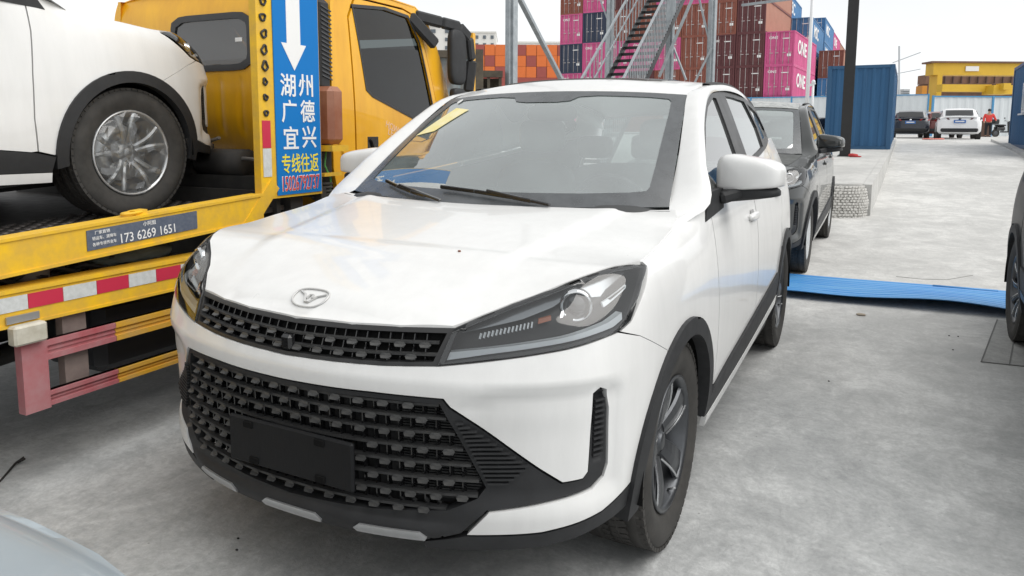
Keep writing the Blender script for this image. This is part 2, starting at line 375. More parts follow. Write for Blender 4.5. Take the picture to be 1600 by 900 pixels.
PD=[(.16,.10,.20),(.22,.05,.225),(.30,.03,.30),(.40,.014,.40),(.55,.003,.55),(.70,0,.70),(.82,.004,.82),(.90,.010,.90),(.95,.016,.95),(1.0,.024,1.0),(1.05,.034,1.05),(1.10,.047,1.10),(1.2,.085,1.2),(1.35,.155,1.35)]
def prof(P): P=np.array(P);return cr(P[:,0],P[:,1]),cr(P[:,0],P[:,2])
pf,psd,pd=prof(PF),prof(PS),prof(PD)
def sm(a,b,x): x=np.clip((x-a)/(b-a),0,1);return x*x*(3-2*x)
TF0,TF1=tx(.45),ty(.6);TS0,TS1=ty(1.02),ty(1.32);TL0,TL1=ty(.5),ty(1.25)
def skin(t,v,off=0.0):
    t=np.asarray(t,float);v=np.asarray(v,float)
    s=np.sign(t)+(t==0);t=np.abs(t)
    wf=1-sm(TF0,TF1,t);wd=sm(TS0,TS1,t);wsd=np.clip(1-wf-wd,0,1)
    o=wf*pf[0](v)+wsd*psd[0](v)+wd*pd[0](v)-off
    z=wf*pf[1](v)+wsd*psd[1](v)+wd*pd[1](v)
    z=z+np.maximum(v-.9,0)*.3*sm(TL0,TL1,t)*(1-sm(TS0,TS1,t))
    x=np.interp(t,DT,DP[:,0])-np.interp(t,DT,DN[:,0])*o
    y=np.interp(t,DT,DP[:,1])-np.interp(t,DT,DN[:,1])*o
    return np.stack([x*s,y,z],-1)
# ------------------------------------------------------------------ the white SUV (car coordinates: nose at y=0 facing -Y, x to its left)
WY, WB, WZ, WR = .875, 2.632, .345, .345       # front axle, wheelbase, axle height, tyre radius
def S(t, v, off=0.): return skin(t, v, off)
TYd = np.linspace(.42, 4.18, 400); TYt = np.array([ty(y) for y in TYd])
def SY(sgn): return lambda y, v, off=0.: skin(sgn*np.interp(y, TYd, TYt), v, off)
CREASE = cr([.0, .47, .65, .88, 1.0, 1.2], [.685, .690, .725, .735, .715, .70])
def SB(t, v, off=0.):
    a = np.abs(t); m = sm(-.012, .045, CREASE(a)-v)*sm(.46, .60, a)*(1-sm(.965, 1.02, a))*sm(.36, .44, v)
    return skin(t, v, off-.017*m)
ZC = cr([.05, .07, .095, .14, .25, .5, .8, 1.02, 1.2], [.845, .866, .892, .918, .952, 1.008, 1.060, 1.093, 1.11])
HE = [(0.0, .862), (.2, .866), (.35, .870), (.50, .877), (.609, .930), (.666, .958), (.777, 1.000), (.922, 1.035), (1.002, 1.045), (1.087, 1.048), (1.152, 1.040), (1.212, 1.034), (1.43, 1.051), (1.623, 1.066), (1.726, 1.090)]
HEP = np.array([skin(a, b) for a, b in HE]); HEP = np.vstack([HEP, [.778, 1.20, 1.102]])
_o = np.argsort(HEP[:, 1]); HXE = cr(HEP[_o][:, 1], HEP[_o][:, 0]+.0); HZE = cr(HEP[_o][:, 1], HEP[_o][:, 2])
_yy = np.linspace(-.3, 1.6, 600); _k = np.exp(-np.linspace(-2.2, 2.2, 101)**2); _k /= _k.sum()
HZS = lambda y, _z=np.convolve(np.pad(np.where(_yy < HEP[0, 1], HZE(HEP[0, 1]), HZE(_yy)), 50, mode='edge'), _k, 'valid'): np.interp(y, _yy, _z)
_zcd = ZC(np.clip(_yy, .05, 1.2)); _zc2 = np.convolve(np.pad(_zcd, 50, mode='edge'), _k, 'valid'); _w = sm(.12, .35, _yy)*(1-sm(.85, 1.05, _yy)); _zcs = _zcd*(1-_w)+_zc2*_w
ZCS = lambda y: np.interp(y, _yy, _zcs)
def hood_z(x, y):
    yy = np.clip(y, HEP[0, 1], 1.2); u = np.clip(np.abs(x)/np.maximum(HXE(yy), .02), 0, 1); ze = HZE(yy); zc = np.maximum(ZCS(yy), ze)
    zs = HZS(yy); z = zc-(zc-zs)*u**2.3-(zs-ze)*u**7
    rx = .40+.17*np.clip(y, 0, 1.2)                       # two raised folds running back
    return z+.011*(1-sm(rx-.03, rx+.05, np.abs(x)))*sm(.15, .5, y)
def hood(x, y, off=0.):
    x = np.asarray(x, float); y = np.asarray(y, float)
    return np.stack([x, y, hood_z(x, y)+off], -1)
def roof_z(x, y): return cr([1.7, 1.78, 1.9, 2.1, 2.5, 3.2, 3.8, 4.15], [1.55, 1.577, 1.618, 1.656, 1.674, 1.657, 1.592, 1.52])(y)-(.034+.026*(1-sm(1.9, 2.4, y)))*(np.abs(x)/.62)**2.2
def roof(x, y, off=0.): x = np.asarray(x, float); return np.stack([x, np.asarray(y, float), roof_z(x, y)+off], -1)
def sideg(sgn):
    def f(y, z, off=0.):
        x = .875-.36*(z-1.1)-.12*(z-1.1)**2-np.maximum(y-3.0, 0)**2*.10+off
        return np.stack([sgn*x, np.asarray(y, float), np.asarray(z, float)], -1)
    return f
def wind(a, b, off=0.):
    """windshield: a across -1..1, b 0 bottom..1 top"""
    a = np.asarray(a, float); b = np.asarray(b, float)
    x = a*(.748+(.632-.748)*b); yb = 1.0+.225*a*a; yt = 1.785+.11*a*a; zb = 1.098+.008*a*a; zt = 1.577-.022*a*a
    y = yb+(yt-yb)*b; z = zb+(zt-zb)*b+.028*np.sin(math.pi*b)*(1-.4*a*a)
    return np.stack([x, y-.5*off, z+.85*off], -1)
def mir(o): return [(-a, b) for a, b in o]
def arc(c, r, a0, a1, n): return [(c[0]+r*math.cos(R(a)), c[1]+r*math.sin(R(a))) for a in np.linspace(a0, a1, n)]
HEADL = [(.471, .782), (.505, .869), (.609, .924), (.666, .952), (.777, .994), (.922, 1.029), (1.002, 1.039), (1.087, 1.042), (1.152, 1.033), (1.224, 1.011), (1.148, .969), (1.094, .918), (1.046, .870), (.986, .849), (.904, .840), (.805, .824), (.701, .810), (.599, .798)]
UGR = [(0, .766), (.32, .774), (.470, .781), (.503, .866), (.35, .861), (.2, .857), (0, .853)]
LGR = [(0, .349), (.316, .364), (.49, .380), (.575, .415), (.598, .445), (.478, .680), (.29, .682), (0, .677)]
BLK = [(0, .292), (.41, .292), (.531, .322), (.601, .386), (.906, .425), (.948, .448), (.960, .480), (.953, .640), (.940, .694), (.918, .702), (.903, .690), (.895, .47), (.875, .452), (.806, .449), (.739, .495), (.502, .669), (.485, .692), (.29, .694), (0, .690)]
ARCHW = lambda y, r, a0, a1, n=20: arc((y, WZ), r, a0, a1, n)
def make_tyre(parent, name='wheel', W=.215, Rr=WR, rim=.235, tread=True):
    b = MB(); h = W/2
    prof = [(rim-.012, -h*.82), (rim+.012, -h*.95), (rim+.045, -h*1.05), (Rr-.045, -h*1.06), (Rr-.022, -h*1.0), (Rr-.010, -h*.93), (Rr-.002, -h*.80)]
    for g in (-.5, -.17, .17, .5):
        prof += [(Rr, g*W*.9-.006), (Rr-.008, g*W*.9-.0045), (Rr-.008, g*W*.9+.0045), (Rr, g*W*.9+.006)]
    prof += [(Rr-.002, h*.80), (Rr-.010, h*.93), (Rr-.022, h*1.0), (Rr-.045, h*1.06), (rim+.045, h*1.05), (rim+.012, h*.95), (rim-.012, h*.82)]
    b.lathe(prof, 60)
    o = b.build(name, 'rubber', parent, org=(0, 0, 0))
    if tread:                                     # shoulder blocks and centre sipes, one strip of tread
        t = MB(); n = 62
        for k in range(n):
            a = 2*math.pi*k/n; m = Matrix.Rotation(a, 4, 'X')
            for s in (-1, 1):
                t.box((s*h*.86, 0, Rr-.0065), (h*.24, .026, .013), mat=m)
                t.box((s*h*.30, 0, Rr-.003), (h*.24, .028, .009), mat=m @ Matrix.Rotation(s*.25, 4, 'Z'))
            t.box((0, 0, Rr-.003), (h*.18, .029, .008), mat=m)
        tb = t.build('tread', 'rubber', o, org=(0, 0, 0)); tb['kind'] = 'stuff'
    return o
def make_rim(wheel, style, W=.215, rim=.235, face=1, mats=('rim_grey', 'rim_edge')):
    """outer face towards +X"""
    h = W/2; b = MB()
    b.lathe([(rim-.012, h*.80), (rim-.006, h*.92), (rim-.016, h*.94), (rim-.024, h*.80), (rim-.045, h*.1), (rim-.05, -h*.8)], 48)
    bb = MB(); bb.lathe([(rim-.05, -h*.74), (.04, -h*.45)], 32); bb.build('wheel_back', 'dark', wheel, org=(0, 0, 0))  # back disc coloured near-black for the shade between the spokes
    b.build('rim', mats[0], wheel, org=(0, 0, 0))
    d = MB(); d.lathe([(.15, -.012), (.15, .004), (.05, .008), (.05, -.012)], 40); d.build('brake_disc', 'silver', wheel, org=(0, 0, 0))
    c = MB(); c.lathe([(.0005, h*.66), (.022, h*.655), (.030, h*.62), (.032, h*.55), (.052, h*.50), (.066, h*.40), (.07, h*.15)], 24)
    for k in range(5):
        a = 2*math.pi*(k+.5)/5; c.lathe([(.0005, h*.50), (.008, h*.49), (.009, h*.35)], 8, Matrix.Translation((0, .048*math.cos(a), .048*math.sin(a))))
    c.build('hub_cap', mats[0], wheel, org=(0, 0, 0))
    def spoke(hw0, hw1, x0, x1, r0_, r1_, sk=0.0, thick=.03):
        v = []; prof = [(-1, -.6), (-.86, 0.0), (0, .3), (.86, 0.0), (1, -.6)]
        for i in range(7):
            s = i/6; rr = r0_+(r1_-r0_)*s; hw = hw0+(hw1-hw0)*s; x = x0+(x1-x0)*s+.010*math.sin(math.pi*s)
            for (q, w_) in prof: v.append((x+w_*thick*.5, q*hw+sk*s*s, rr))
        f = [(i*5+j, i*5+j+1, (i+1)*5+j+1, (i+1)*5+j) for i in range(6) for j in range(4)]
        return v, f
    cnt = {'five': 5, 'ten': 10, 'dbl': 5}[style]
    for k in range(cnt):
        a = 2*math.pi*k/cnt; m = Matrix.Rotation(a, 4, 'X'); b = MB()
        if style == 'five':
            v, f = spoke(.030, .056, h*.52, h*.80, .05, rim-.018, .010); b.add([m @ Vector(p) for p in v], f, False)
            b.cur = 1
            v, f = spoke(.004, .005, h*.55, h*.86, .06, rim-.02, .0, .012); b.add([m @ Vector((p[0], p[1]+.040+.018*(p[2]-.05)/.18, p[2])) for p in v], f, False)
        elif style == 'dbl':
            for sg in (-1, 1):
                v, f = spoke(.013, .016, h*.52, h*.84, .05, rim-.018, sg*.045); b.add([m @ Vector((p[0], p[1]+sg*.014, p[2])) for p in v], f, False)
        else:
            v, f = spoke(.011, .024, h*.52, h*.82, .05, rim-.018, .03); b.add([m @ Vector(p) for p in v], f, False)
            b.cur = 1; v, f = spoke(.004, .006, h*.56, h*.88, .055, rim-.018, .03, .012); b.add([m @ Vector((p[0], p[1]+.016, p[2])) for p in v], f, False)
        b.build('spoke', list(mats), wheel, org=(0, 0, 0))
    n = MB(); n.tube([(h*.7, .012, -rim+.03), (h*.95, .012, -rim+.045)], .004, 6); n.build('valve', 'silver', wheel, org=(0, 0, 0))
def seat_mesh(b, x, y, w=.50, headrest=True, back=.62):
    b.add(*_g(superell((x, y+.02, .62), (w/2, .27, .10), .5, .5)), True)
    for k in range(2): pass
    A = superell((0, 0, 0), (w/2, .09, back/2), .5, .55); rot = Matrix.Rotation(R(-14), 3, 'X')
    Af = [tuple(rot @ Vector(p)+Vector((x, y+.32, .60+back/2))) for p in A.reshape(-1, 3)]
    b.add(Af, _gf(A.shape), True)
    if headrest: b.add(*_g(superell((x, y+.44, .64+back+.10), (.14, .06, .10), .5, .5, 12, 18)), True)
def _gf(sh):
    n, m = sh[:2]; return [(i*m+j, i*m+(j+1) % m, (i+1)*m+(j+1) % m, (i+1)*m+j) for i in range(n-1) for j in range(m)]
def _g(A): return [tuple(p) for p in A.reshape(-1, 3)], _gf(A.shape)
def rotx(A, c, ang):
    m = Matrix.Rotation(ang, 3, 'X'); return [tuple(m @ (Vector(p)-Vector(c))+Vector(c)) for p in A]
def build_suv():
    ORG[0] = Vector((0, 2.2, 0))
    car = thing('sport_utility_vehicle', '', 'car', (0, 2.2, 0))
    # ---- lower body -------------------------------------------------------------------
    topB = [(0, .760), (.32, .768), (.466, .776), (.599, .792), (.805, .818), (.986, .846), (1.087, .818), (1.290, .726)]
    archB = [(1.240, .655), (1.160, .560), (1.125, .47), (1.118, .412)]
    botB = [(.94, .352), (.75, .325), (.548, .318)]
    trimB = [(.606, .380), (.908, .419), (.952, .443), (.966, .478), (.959, .642), (.944, .698), (.918, .709), (.897, .694), (.889, .474), (.873, .458), (.810, .456), (.745, .500), (.508, .674), (.490, .697), (.29, .700), (0, .696)]
    half = topB+archB+botB+trimB
    bo = half+[(-a, b) for a, b in half[::-1] if a > 0]
    panel('front_bumper', bo, SB, 'white', car, step=.022, skirt=.02)
    hb = BLK+[(-a, b) for a, b in BLK[::-1] if a > 0]; hl = LGR+[(-a, b) for a, b in LGR[::-1] if a > 0]
    def SBK(t, v, off=0.):
        a = np.abs(t); lip = .016*sm(.352, .325, v)*(1-sm(.40, .6, a))-.006*sm(.312, .295, v)
        rib = np.where(inpoly(a, v, [(.50, .66), (.735, .505), (.66, .45), (.60, .44)]), .0*np.abs(((v-.02*a)*78) % 1-.5)*2, 0)
        slot = np.where((a > .897) & (a < .95) & (v > .49), -.018*sm(.903, .915, a)*(1-sm(.935, .95, a))*sm(.49, .52, v)*(1-sm(.68, .70, v)), 0)
        return SB(t, v, off+lip+rib+slot-.004)
    panel('bumper_trim', hb, SBK, 'black_plastic', car, holes=[hl], step=.011, skirt=.035)
    for s in (1, -1):
        lo = [(.425, .287), (.545, .313), (.75, .319), (.94, .346), (1.112, .405), (1.15, .400), (1.128, .345), (1.09, .325), (.94, .305), (.75, .280), (.43, .262)]
        panel('lower_lip', lo if s > 0 else mir(lo), S, 'black_plastic', car, step=.03, skirt=.03)
        for k in range(11):                              # horizontal ribs inside the fog-lamp slot
            v = .515+k*.0155; a, c_ = SB(s*.908, v, -.006), SB(s*.944, v, -.006)
            MB().bar(a, c_, .010, .006).build('slot_rib', 'black_plastic', car)
    for s in (1, -1):                                   # ribbed corner wedges
        for k in range(17):
            v = .458+k*.0122; tl_ = .605-(v-.445)*.485; tr2 = (.722-(v-.505)*1.42) if v > .505 else (.722-(.505-v)*1.2)
            if tr2-tl_ < .02: continue
            pts = [SB(s*t, v+.02*(t-.5), .003) for t in np.linspace(tl_+.004, tr2-.006, 4)]; b = MB()
            for p, q in zip(pts[:-1], pts[1:]): b.bar(p, q, .010, .0055)
            b.build('trim_rib', 'black_plastic', car)
    for (a, c_) in ((-.42, -.245), (-.085, .10), (.245, .42)):
        q = [(a, .322), (c_, .322), (c_+.02, .308), (c_+.012, .296), (a-.012, .296), (a-.02, .308)]
        panel('silver_insert', q, SBK, 'silver', car, step=.02, off=.006, skirt=.008)
    # ---- lower grille ----------------------------------------------------------------
    lg = panel('lower_grille', hl, S, M('radiator_fins', (.018, .018, .019), .6), car, step=.03, off=-.055, skirt=0)
    W_ = np.array(LGR)
    def half_w(v): return float(np.interp(v, [.349, .364, .38, .415, .445, .68], [.15, .32, .49, .575, .597, .478]))
    rows = [.382, .4245, .467, .5095, .552, .5945, .637, .674]
    tabv = [(-.034, 0, 0), (-.020, -.010, .012), (.020, -.010, .012), (.034, 0, 0), (.022, .0175, -.002), (-.022, .0175, -.002), (-.024, -.020, .004), (.024, -.020, .004)]
    def frame(t, v, off):
        p = Vector(S(t, v, off)); a = (Vector(S(t+.01, v, off))-p).normalized(); n = (Vector(S(t, v, off+.01))-p).normalized(); u = n.cross(a)
        p = p-ORG[0]
        return Matrix(((a.x, u.x, n.x, p.x), (a.y, u.y, n.y, p.y), (a.z, u.z, n.z, p.z), (0, 0, 0, 1)))
    tm = bpy.data.meshes.new('grille_tab'); tm.from_pydata([(a, b, c) for a, b, c in tabv], [], [(0, 1, 2, 3), (0, 3, 4, 5), (0, 6, 1), (1, 6, 7, 2), (2, 7, 3)]); tm.materials.append(MAT['grille_tab'])
    def tab(t, v, off, par, sc=1):
        o = bpy.data.objects.new('grille_tab', tm); COL.objects.link(o); o.parent = par; o.matrix_local = frame(t, v, off) @ Matrix.Diagonal((sc*.50, sc*.40, sc*.9, 1))
    for i, v in enumerate(rows):
        hw = half_w(v)-.006; n = max(8, int(hw*2/.03)); b = MB(); pts = [S(t, v, -.020) for t in np.linspace(-hw, hw, n)]
        for p, q in zip(pts[:-1], pts[1:]): b.bar(p, q, .020, .007)
        b.build('slat', 'grille', lg)
        k0 = .5*(i % 2)
        for j in range(-9, 10):
            t = (j+k0)*.0715
            if abs(t) > hw-.025 or (abs(t) < .235 and .405 < v < .56): continue
            tab(t, v-.003, -.002, lg)
    for j in range(-16, 17):                         # thin upright ribs
        t = j*.0358; vs = [v for v in rows if half_w(v) > abs(t)+.01]
        if len(vs) < 2: continue
        MB().bar(S(t, vs[0], -.032), S(t, vs[-1], -.032), .004, .018, upv=(0, 1, 0)).build('grille_rib', 'gloss_black', lg)
    for k in range(34):
        v = .40+k*.008
        b = MB()
        for s in (1, -1):
            pts = [S(s*t, v, -.046) for t in (.36, .45, half_w(v)-.01)]
            for p, q in zip(pts[:-1], pts[1:]): b.bar(p, q, .010, .0035)
        if k == 0: fins = b
        else: fins.add(b.v, b.f)
    fo = fins.build('radiator_fin', 'grille', lg); fo['kind'] = 'stuff'
    # number plate holder
    pl = MB(); y0 = -.002
    pl.box((0.012, y0, .484), (.465, .016, .140), bev=.006)
    pc = pl.build('plate_holder', M('plate_holder', (.008, .0085, .010), .5, spec=.3, var=.3, vs=8, stretch=(40, 40, 3)), car)
    q = MB()
    for (x, z) in ((-.14, .535), (.13, .535), (-.12, .430), (.13, .430)):
        q = MB(); q.box((x, y0-.009, z), (.036, .006, .020), bev=.002); q.build('clip', 'dark', pc)
    # ---- upper grille -----------------------------------------------------------------
    uo = UGR+[(-a, b) for a, b in UGR[::-1] if a > 0]
    ug = panel('upper_grille', uo, S, 'dark', car, step=.03, off=-.030, skirt=0)
    rim_o = [(0, .762), (.32, .770), (.474, .777), (.508, .8695), (.35, .8645), (.2, .8605), (0, .8565)]; rim_i = [(0, .771), (.32, .779), (.455, .786), (.486, .855), (.35, .8515), (.2, .8475), (0, .8435)]
    panel('grille_frame', rim_o+mir([p for p in rim_o[::-1] if p[0] > 0]), S, 'trim', ug, holes=[rim_i+mir([p for p in rim_i[::-1] if p[0] > 0])], step=.02, off=-.004, skirt=.02)
    for i, dv in enumerate((.022, .050)):
        b = MB(); ts = np.linspace(-.465, .465, 30); pts = [S(t, .768+dv+.012*abs(t)/.47, -.012) for t in ts]
        for p, q in zip(pts[:-1], pts[1:]): b.bar(p, q, .015, .006)
        b.build('slat', 'grille', ug)
        for j in range(-6, 7):
            t = (j+.5*(i == 0))*.0715
            if abs(t) < .445 and not (abs(t) < .03): tab(t, .764+dv+.012*abs(t)/.47, .0, ug)
    for j in range(-12, 13):
        t = j*.0358; MB().bar(S(t, .775, -.022), S(t, .848, -.022), .0035, .012, upv=(0, 1, 0)).build('grille_rib', 'gloss_black', ug)
    c = MB(); f_ = frame(0, .797, .002); c.box((0, 0, 0), (.040, .044, .026), mat=Matrix.Translation(ORG[0]) @ f_, bev=.008)
    cm = c.build('front_camera', 'gloss_black', ug)
    # ---- bonnet -----------------------------------------------------------------------
    he = [(float(p[0]), float(p[1])) for p in HEP]
    rear = [(.74, 1.185), (.5, 1.075), (.25, 1.02), (0, 1.0)]
    ho = he+rear; ho = ho+[(-a, b) for a, b in ho[::-1] if a > 1e-6]
    bn = panel('bonnet', ho, hood, 'white', car, step=.03, skirt=.018)
    # emblem: ring with three arms
    eb = MB(); ring = [(.062*math.copysign(abs(math.cos(a))**.75, math.cos(a)), .112+.030*math.copysign(abs(math.sin(a))**.8, math.sin(a))) for a in np.linspace(0, 2*math.pi, 40, endpoint=False)]
    eb.tube([hood(x, y, .003) for x, y in ring], .0028, 6, closed=True)
    for ln in ([(-.048, .127), (-.022, .116), (-.006, .094), (.008, .094), (.024, .113), (.050, .124)], [(-.008, .104), (-.004, .117), (.008, .117), (.010, .107)]):
        for p, q in zip(ln[:-1], ln[1:]): eb.bar(hood(*p, .003), hood(*q, .003), .0065, .004)
    eb.build('emblem', M('white_emblem', (.55, .55, .54), .3, metal=.2), bn)
    # ---- front wings, doors, quarters --------------------------------------------------
    for s in (1, -1):
        sy = SY(s)
        fe = [(1.086, .8205), (.998, .8475), (1.052, .866), (1.228, 1.007), (1.222, 1.027), (1.43, 1.045), (1.623, 1.060), (1.735, 1.085), (1.83, 1.10), (1.90, 1.11)]
        yd = lambda y: float(np.interp(y, TYd, TYt))
        fe += [(yd(1.345), 1.13), (yd(1.35), .95), (yd(1.375), .75), (yd(1.39), .55), (yd(1.384), .392), (yd(1.31), .370)]
        fe += [(yd(a), b) for a, b in ARCHW(WY, .415, 5, 158, 22)]+[(1.293, .727)]
        panel('front_wing', fe if s > 0 else mir(fe), S, 'white', car, step=.03, skirt=.015)
        for (wy, a0, a1, nm) in ((WY, -6, 190, 'wheel_arch_trim'), (WY+WB, -10, 190, 'wheel_arch_trim')):
            an = ARCHW(wy, .4321, a0, a1, 33)+ARCHW(wy, .3723, a1-.7, a0+.6, 31)
            panel(nm, an, sy, 'black_plastic', car, step=.0233, off=.014, skirt=.045)
            lin = MB(); v = []; n = 24
            for i in range(n+1):
                a = R(-4+190*i/n)
                for d in (0, .26): p = sy(np.array([wy]), np.array([WZ]))[0]; v.append((s*(.895-d), wy+.385*math.cos(a), WZ+.385*math.sin(a)))
            lin.add(v, [(2*i, 2*i+1, 2*i+3, 2*i+2) for i in range(n)], True)
            k = [(s*.635, wy+.385*math.cos(R(-4+190*i/n)), WZ+.385*math.sin(R(-4+190*i/n))) for i in range(n+1)]; lin.add(k+[(s*.635, wy, WZ-.03)], [(i, i+1, n+1) for i in range(n)])
            lin.build('wheel_arch_liner', 'dark', car)
        belt = cr([1.2, 1.345, 2.0, 2.9, 3.5, 3.8, 4.2], [1.112, 1.125, 1.18, 1.268, 1.335, 1.36, 1.37])
        clt = lambda y: float(np.interp(y, [1.30, 1.6, 2.0, 2.9, 3.1], [.37, .415, .455, .545, .56])); clb = lambda y: float(np.interp(y, [1.28, 2.0, 3.15], [.285, .33, .43]))
        fd = [(1.352, 1.125)]+[(y, float(belt(y))-.006) for y in np.linspace(1.45, 2.30, 8)]+[(2.315, .9), (2.315, .6), (2.30, clt(2.3)+.004)]+[(y, clt(y)+.004) for y in np.linspace(2.2, 1.42, 7)]+[(1.392, .394), (1.397, .55), (1.382, .75), (1.357, .95)]
        panel('front_door', fd, sy, 'white', car, step=.035, skirt=.015)
        rd = [(2.325, float(belt(2.325))-.006)]+[(y, float(belt(y))-.006) for y in np.linspace(2.45, 3.30, 8)]+[(3.32, 1.1), (3.28, .95), (3.22, .84)]+ARCHW(WY+WB, .440, 132, 164, 6)+[(3.08, clt(3.08)+.004)]+[(y, clt(y)+.004) for y in np.linspace(2.95, 2.45, 5)]+[(2.31, clt(2.31)+.004), (2.325, .6), (2.325, .9)]
        panel('rear_door', rd, sy, 'white', car, step=.035, skirt=.015)
        qp = [(3.312, float(belt(3.31))-.006)]+[(y, float(belt(y))-.006) for y in np.linspace(3.4, 4.10, 7)]+[(4.16, 1.30), (4.16, .42), (4.10, .36)]+ARCHW(WY+WB, .418, 2, 127, 18)+[(3.232, .85), (3.292, .95), (3.332, 1.1)]
        panel('rear_quarter', qp, sy, 'white', car, step=.035, skirt=.015)
        cl = [(1.31, .36)]+[(y, clt(y)) for y in np.linspace(1.4, 3.08, 12)]+[(3.10, .43)]+[(y, clb(y)) for y in np.linspace(3.05, 1.33, 10)]
        panel('sill_cladding', cl, sy, 'black_plastic', car, step=.05, off=.010, skirt=.012)
        sl = [(y, clb(y)-.003) for y in np.linspace(1.33, 3.10, 10)]+[(y, clb(y)-.050) for y in np.linspace(3.10, 1.33, 10)]
        panel('sill_strip', sl, sy, 'white', car, step=.05, off=.012, skirt=.02)
        sl = [(y, clb(y)-.055) for y in np.linspace(1.42, 3.05, 10)]+[(y, .235) for y in np.linspace(3.05, 1.55, 10)]
        panel('sill_underside', sl, sy, 'black_plastic', car, step=.05, off=-.01, skirt=.02)
        # dark inner shell that makes the shut lines read
        sh = [(1.0, .86), (1.0, 1.02)]+[(y, float(belt(max(y, 1.2)))-.03) for y in np.linspace(1.25, 4.1, 14)]+[(4.1, .30), (WY+WB+.46, .30)]+ARCHW(WY+WB, .43, 0, 180, 16)+[(WY+.46, .30)]+ARCHW(WY, .43, 0, 150, 14)
        panel('inner_shell', sh, sy, 'dark', car, step=.07, off=-.022, skirt=0)
        # door handles
        for (hy, hz) in ((2.20, .985), (3.10, 1.035)):
            x0 = float(sy(np.array([hy]), np.array([hz]))[0][0])
            A = superell((x0+s*.010, hy, hz), (.016, .105, .020), .7, .6, 10, 24)
            cp = MB(); cp.add(*_g(superell((x0+s*.0005, hy-.015, hz), (.005, .05, .036), .8, .8, 8, 20)), True); cp.build('handle_recess', M('handle_recess', (.30, .30, .30), .4) if hy < 3 and s > 0 else 'trim', car)
            obj('door_handle', A.reshape(-1, 3), _gf(A.shape), 'white', car, True)
        # ---- side glass
        G = sideg(s)
        dlo = [(1.262, 1.118)]+[(y, float(belt(y))) for y in (1.5, 2.0, 2.5, 2.9, 3.3)]+[(3.62, 1.352), (3.75, 1.40), (3.74, 1.45), (3.55, 1.53), (3.2, 1.585), (2.85, 1.603), (2.42, 1.600), (2.112, 1.570), (1.908, 1.520), (1.70, 1.424), (1.464, 1.278)]
        g1 = [(1.305, 1.135), (1.6, 1.156), (2.16, 1.215), (2.185, 1.35), (2.235, 1.555), (2.17, 1.556), (1.95, 1.503), (1.77, 1.428), (1.54, 1.297)]
        g2 = [(2.43, 1.243), (2.9, 1.29), (3.06, 1.308), (3.10, 1.42), (3.03, 1.57), (2.75, 1.578), (2.50, 1.578), (2.455, 1.40)]
        g3 = [(3.14, 1.335), (3.5, 1.365), (3.66, 1.41), (3.45, 1.51), (3.10, 1.56), (3.17, 1.42)]
        panel('window_frame', dlo, G, 'trim', car, holes=[g1, g2, g3], step=.05, off=.006, skirt=.02)
        for g in (g1, g2, g3):
            panel('side_window', g, G, 'sglass', car, step=.06, off=-.004, skirt=0)
        # A pillar + roof side, between the windshield/roof edge and the window frame
        A_ = spline([(.79, 1.08, 1.055), (.766, 1.16, 1.088), (.748, 1.225, 1.110), (.706, 1.50, 1.300), (.668, 1.71, 1.448), (.634, 1.897, 1.557), (.630, 2.1, 1.600), (.625, 2.5, 1.640), (.605, 3.2, 1.624), (.585, 3.8, 1.556), (.565, 4.08, 1.495)], 60)
        B_ = spline([(.818, 1.08, 1.045), (.852, 1.16, 1.080), (.884, 1.232, 1.106), (.824, 1.464, 1.276), (.760, 1.70, 1.422), (.720, 1.908, 1.520), (.692, 2.112, 1.571), (.680, 2.42, 1.601), (.676, 3.1, 1.592), (.64, 3.6, 1.515), (.585, 4.12, 1.40)], 60)
        rowsA = []
        for u in np.linspace(0, 1, 7):
            P = A_*(1-u)+B_*u; bul = .035*math.sin(math.pi*u)*np.interp(np.linspace(0, 1, 60), [0, .04, .12, .3, .45, 1], [0, .2, .9, .9, .6, .6])
            P = P+np.stack([bul*.8, -bul*.2*np.interp(P[:, 1], [1.2, 2.0, 2.2], [1, 1, 0]), bul*.55], -1); P[:, 0] *= s; rowsA.append(P)
        grid('roof_pillar', rowsA, 'white', car, True, flip=(s > 0))
        # black strip along the roof edge
        st = np.stack([A_[24:], A_[24:]+np.array([.034, 0, -.004])], 0); st[:, :, 2] += .012
        st2 = np.concatenate([st[:1]-np.array([0.004, 0, .02]), st, st[1:]-np.array([-.004, 0, .02])], 0); st2[:, :, 0] *= s
        grid('roof_strip', st2, 'black_plastic', car, True, flip=(s > 0))
        # D pillar
        dp = [(3.60, 1.345), (4.12, 1.352), (4.26, 1.30), (4.12, 1.46), (3.72, 1.50), (3.755, 1.43)]
        panel('rear_pillar', dp, G, 'white', car, step=.06, off=.003, skirt=.01)
        # ---- mirror
        mm = Matrix.Rotation(-s*R(10), 4, 'Z')
        cap = superell((0, 0, 0), (.132, .085, .080), .50, .60, 26, 34)
        cap[..., 2] = np.where(cap[..., 2] < -.045, -.045+(cap[..., 2]+.045)*.25, cap[..., 2]); cap[..., 2] *= 1-.24*np.clip(cap[..., 0]/.13, -1, 1)*1
        cap[..., 1] = np.where(cap[..., 1] > .045, .045, cap[..., 1])
        mc = Vector((s*.978, 1.60, 1.212)); Vc = [tuple(mc+(mm @ Vector((s*p[0], p[1], p[2])))) for p in cap.reshape(-1, 3)]
        fc = _gf(cap.shape); mo = obj('door_mirror', Vc, fc if s > 0 else [q[::-1] for q in fc], 'white', car, True)
        bs = superell((0, 0, 0), (.125, .075, .03), .5, .5, 12, 24); bs[..., 2] *= 1+.5*np.clip(-bs[..., 0]/.1, -1, 1)*(bs[..., 2] < 0)
        Vb = [tuple(mc+Vector((-s*.012, .005, -.068))+(mm @ Vector((s*p[0], p[1], p[2])))) for p in bs.reshape(-1, 3)]
        obj('mirror_base', Vb, _gf(bs.shape), 'black_plastic', mo, True)
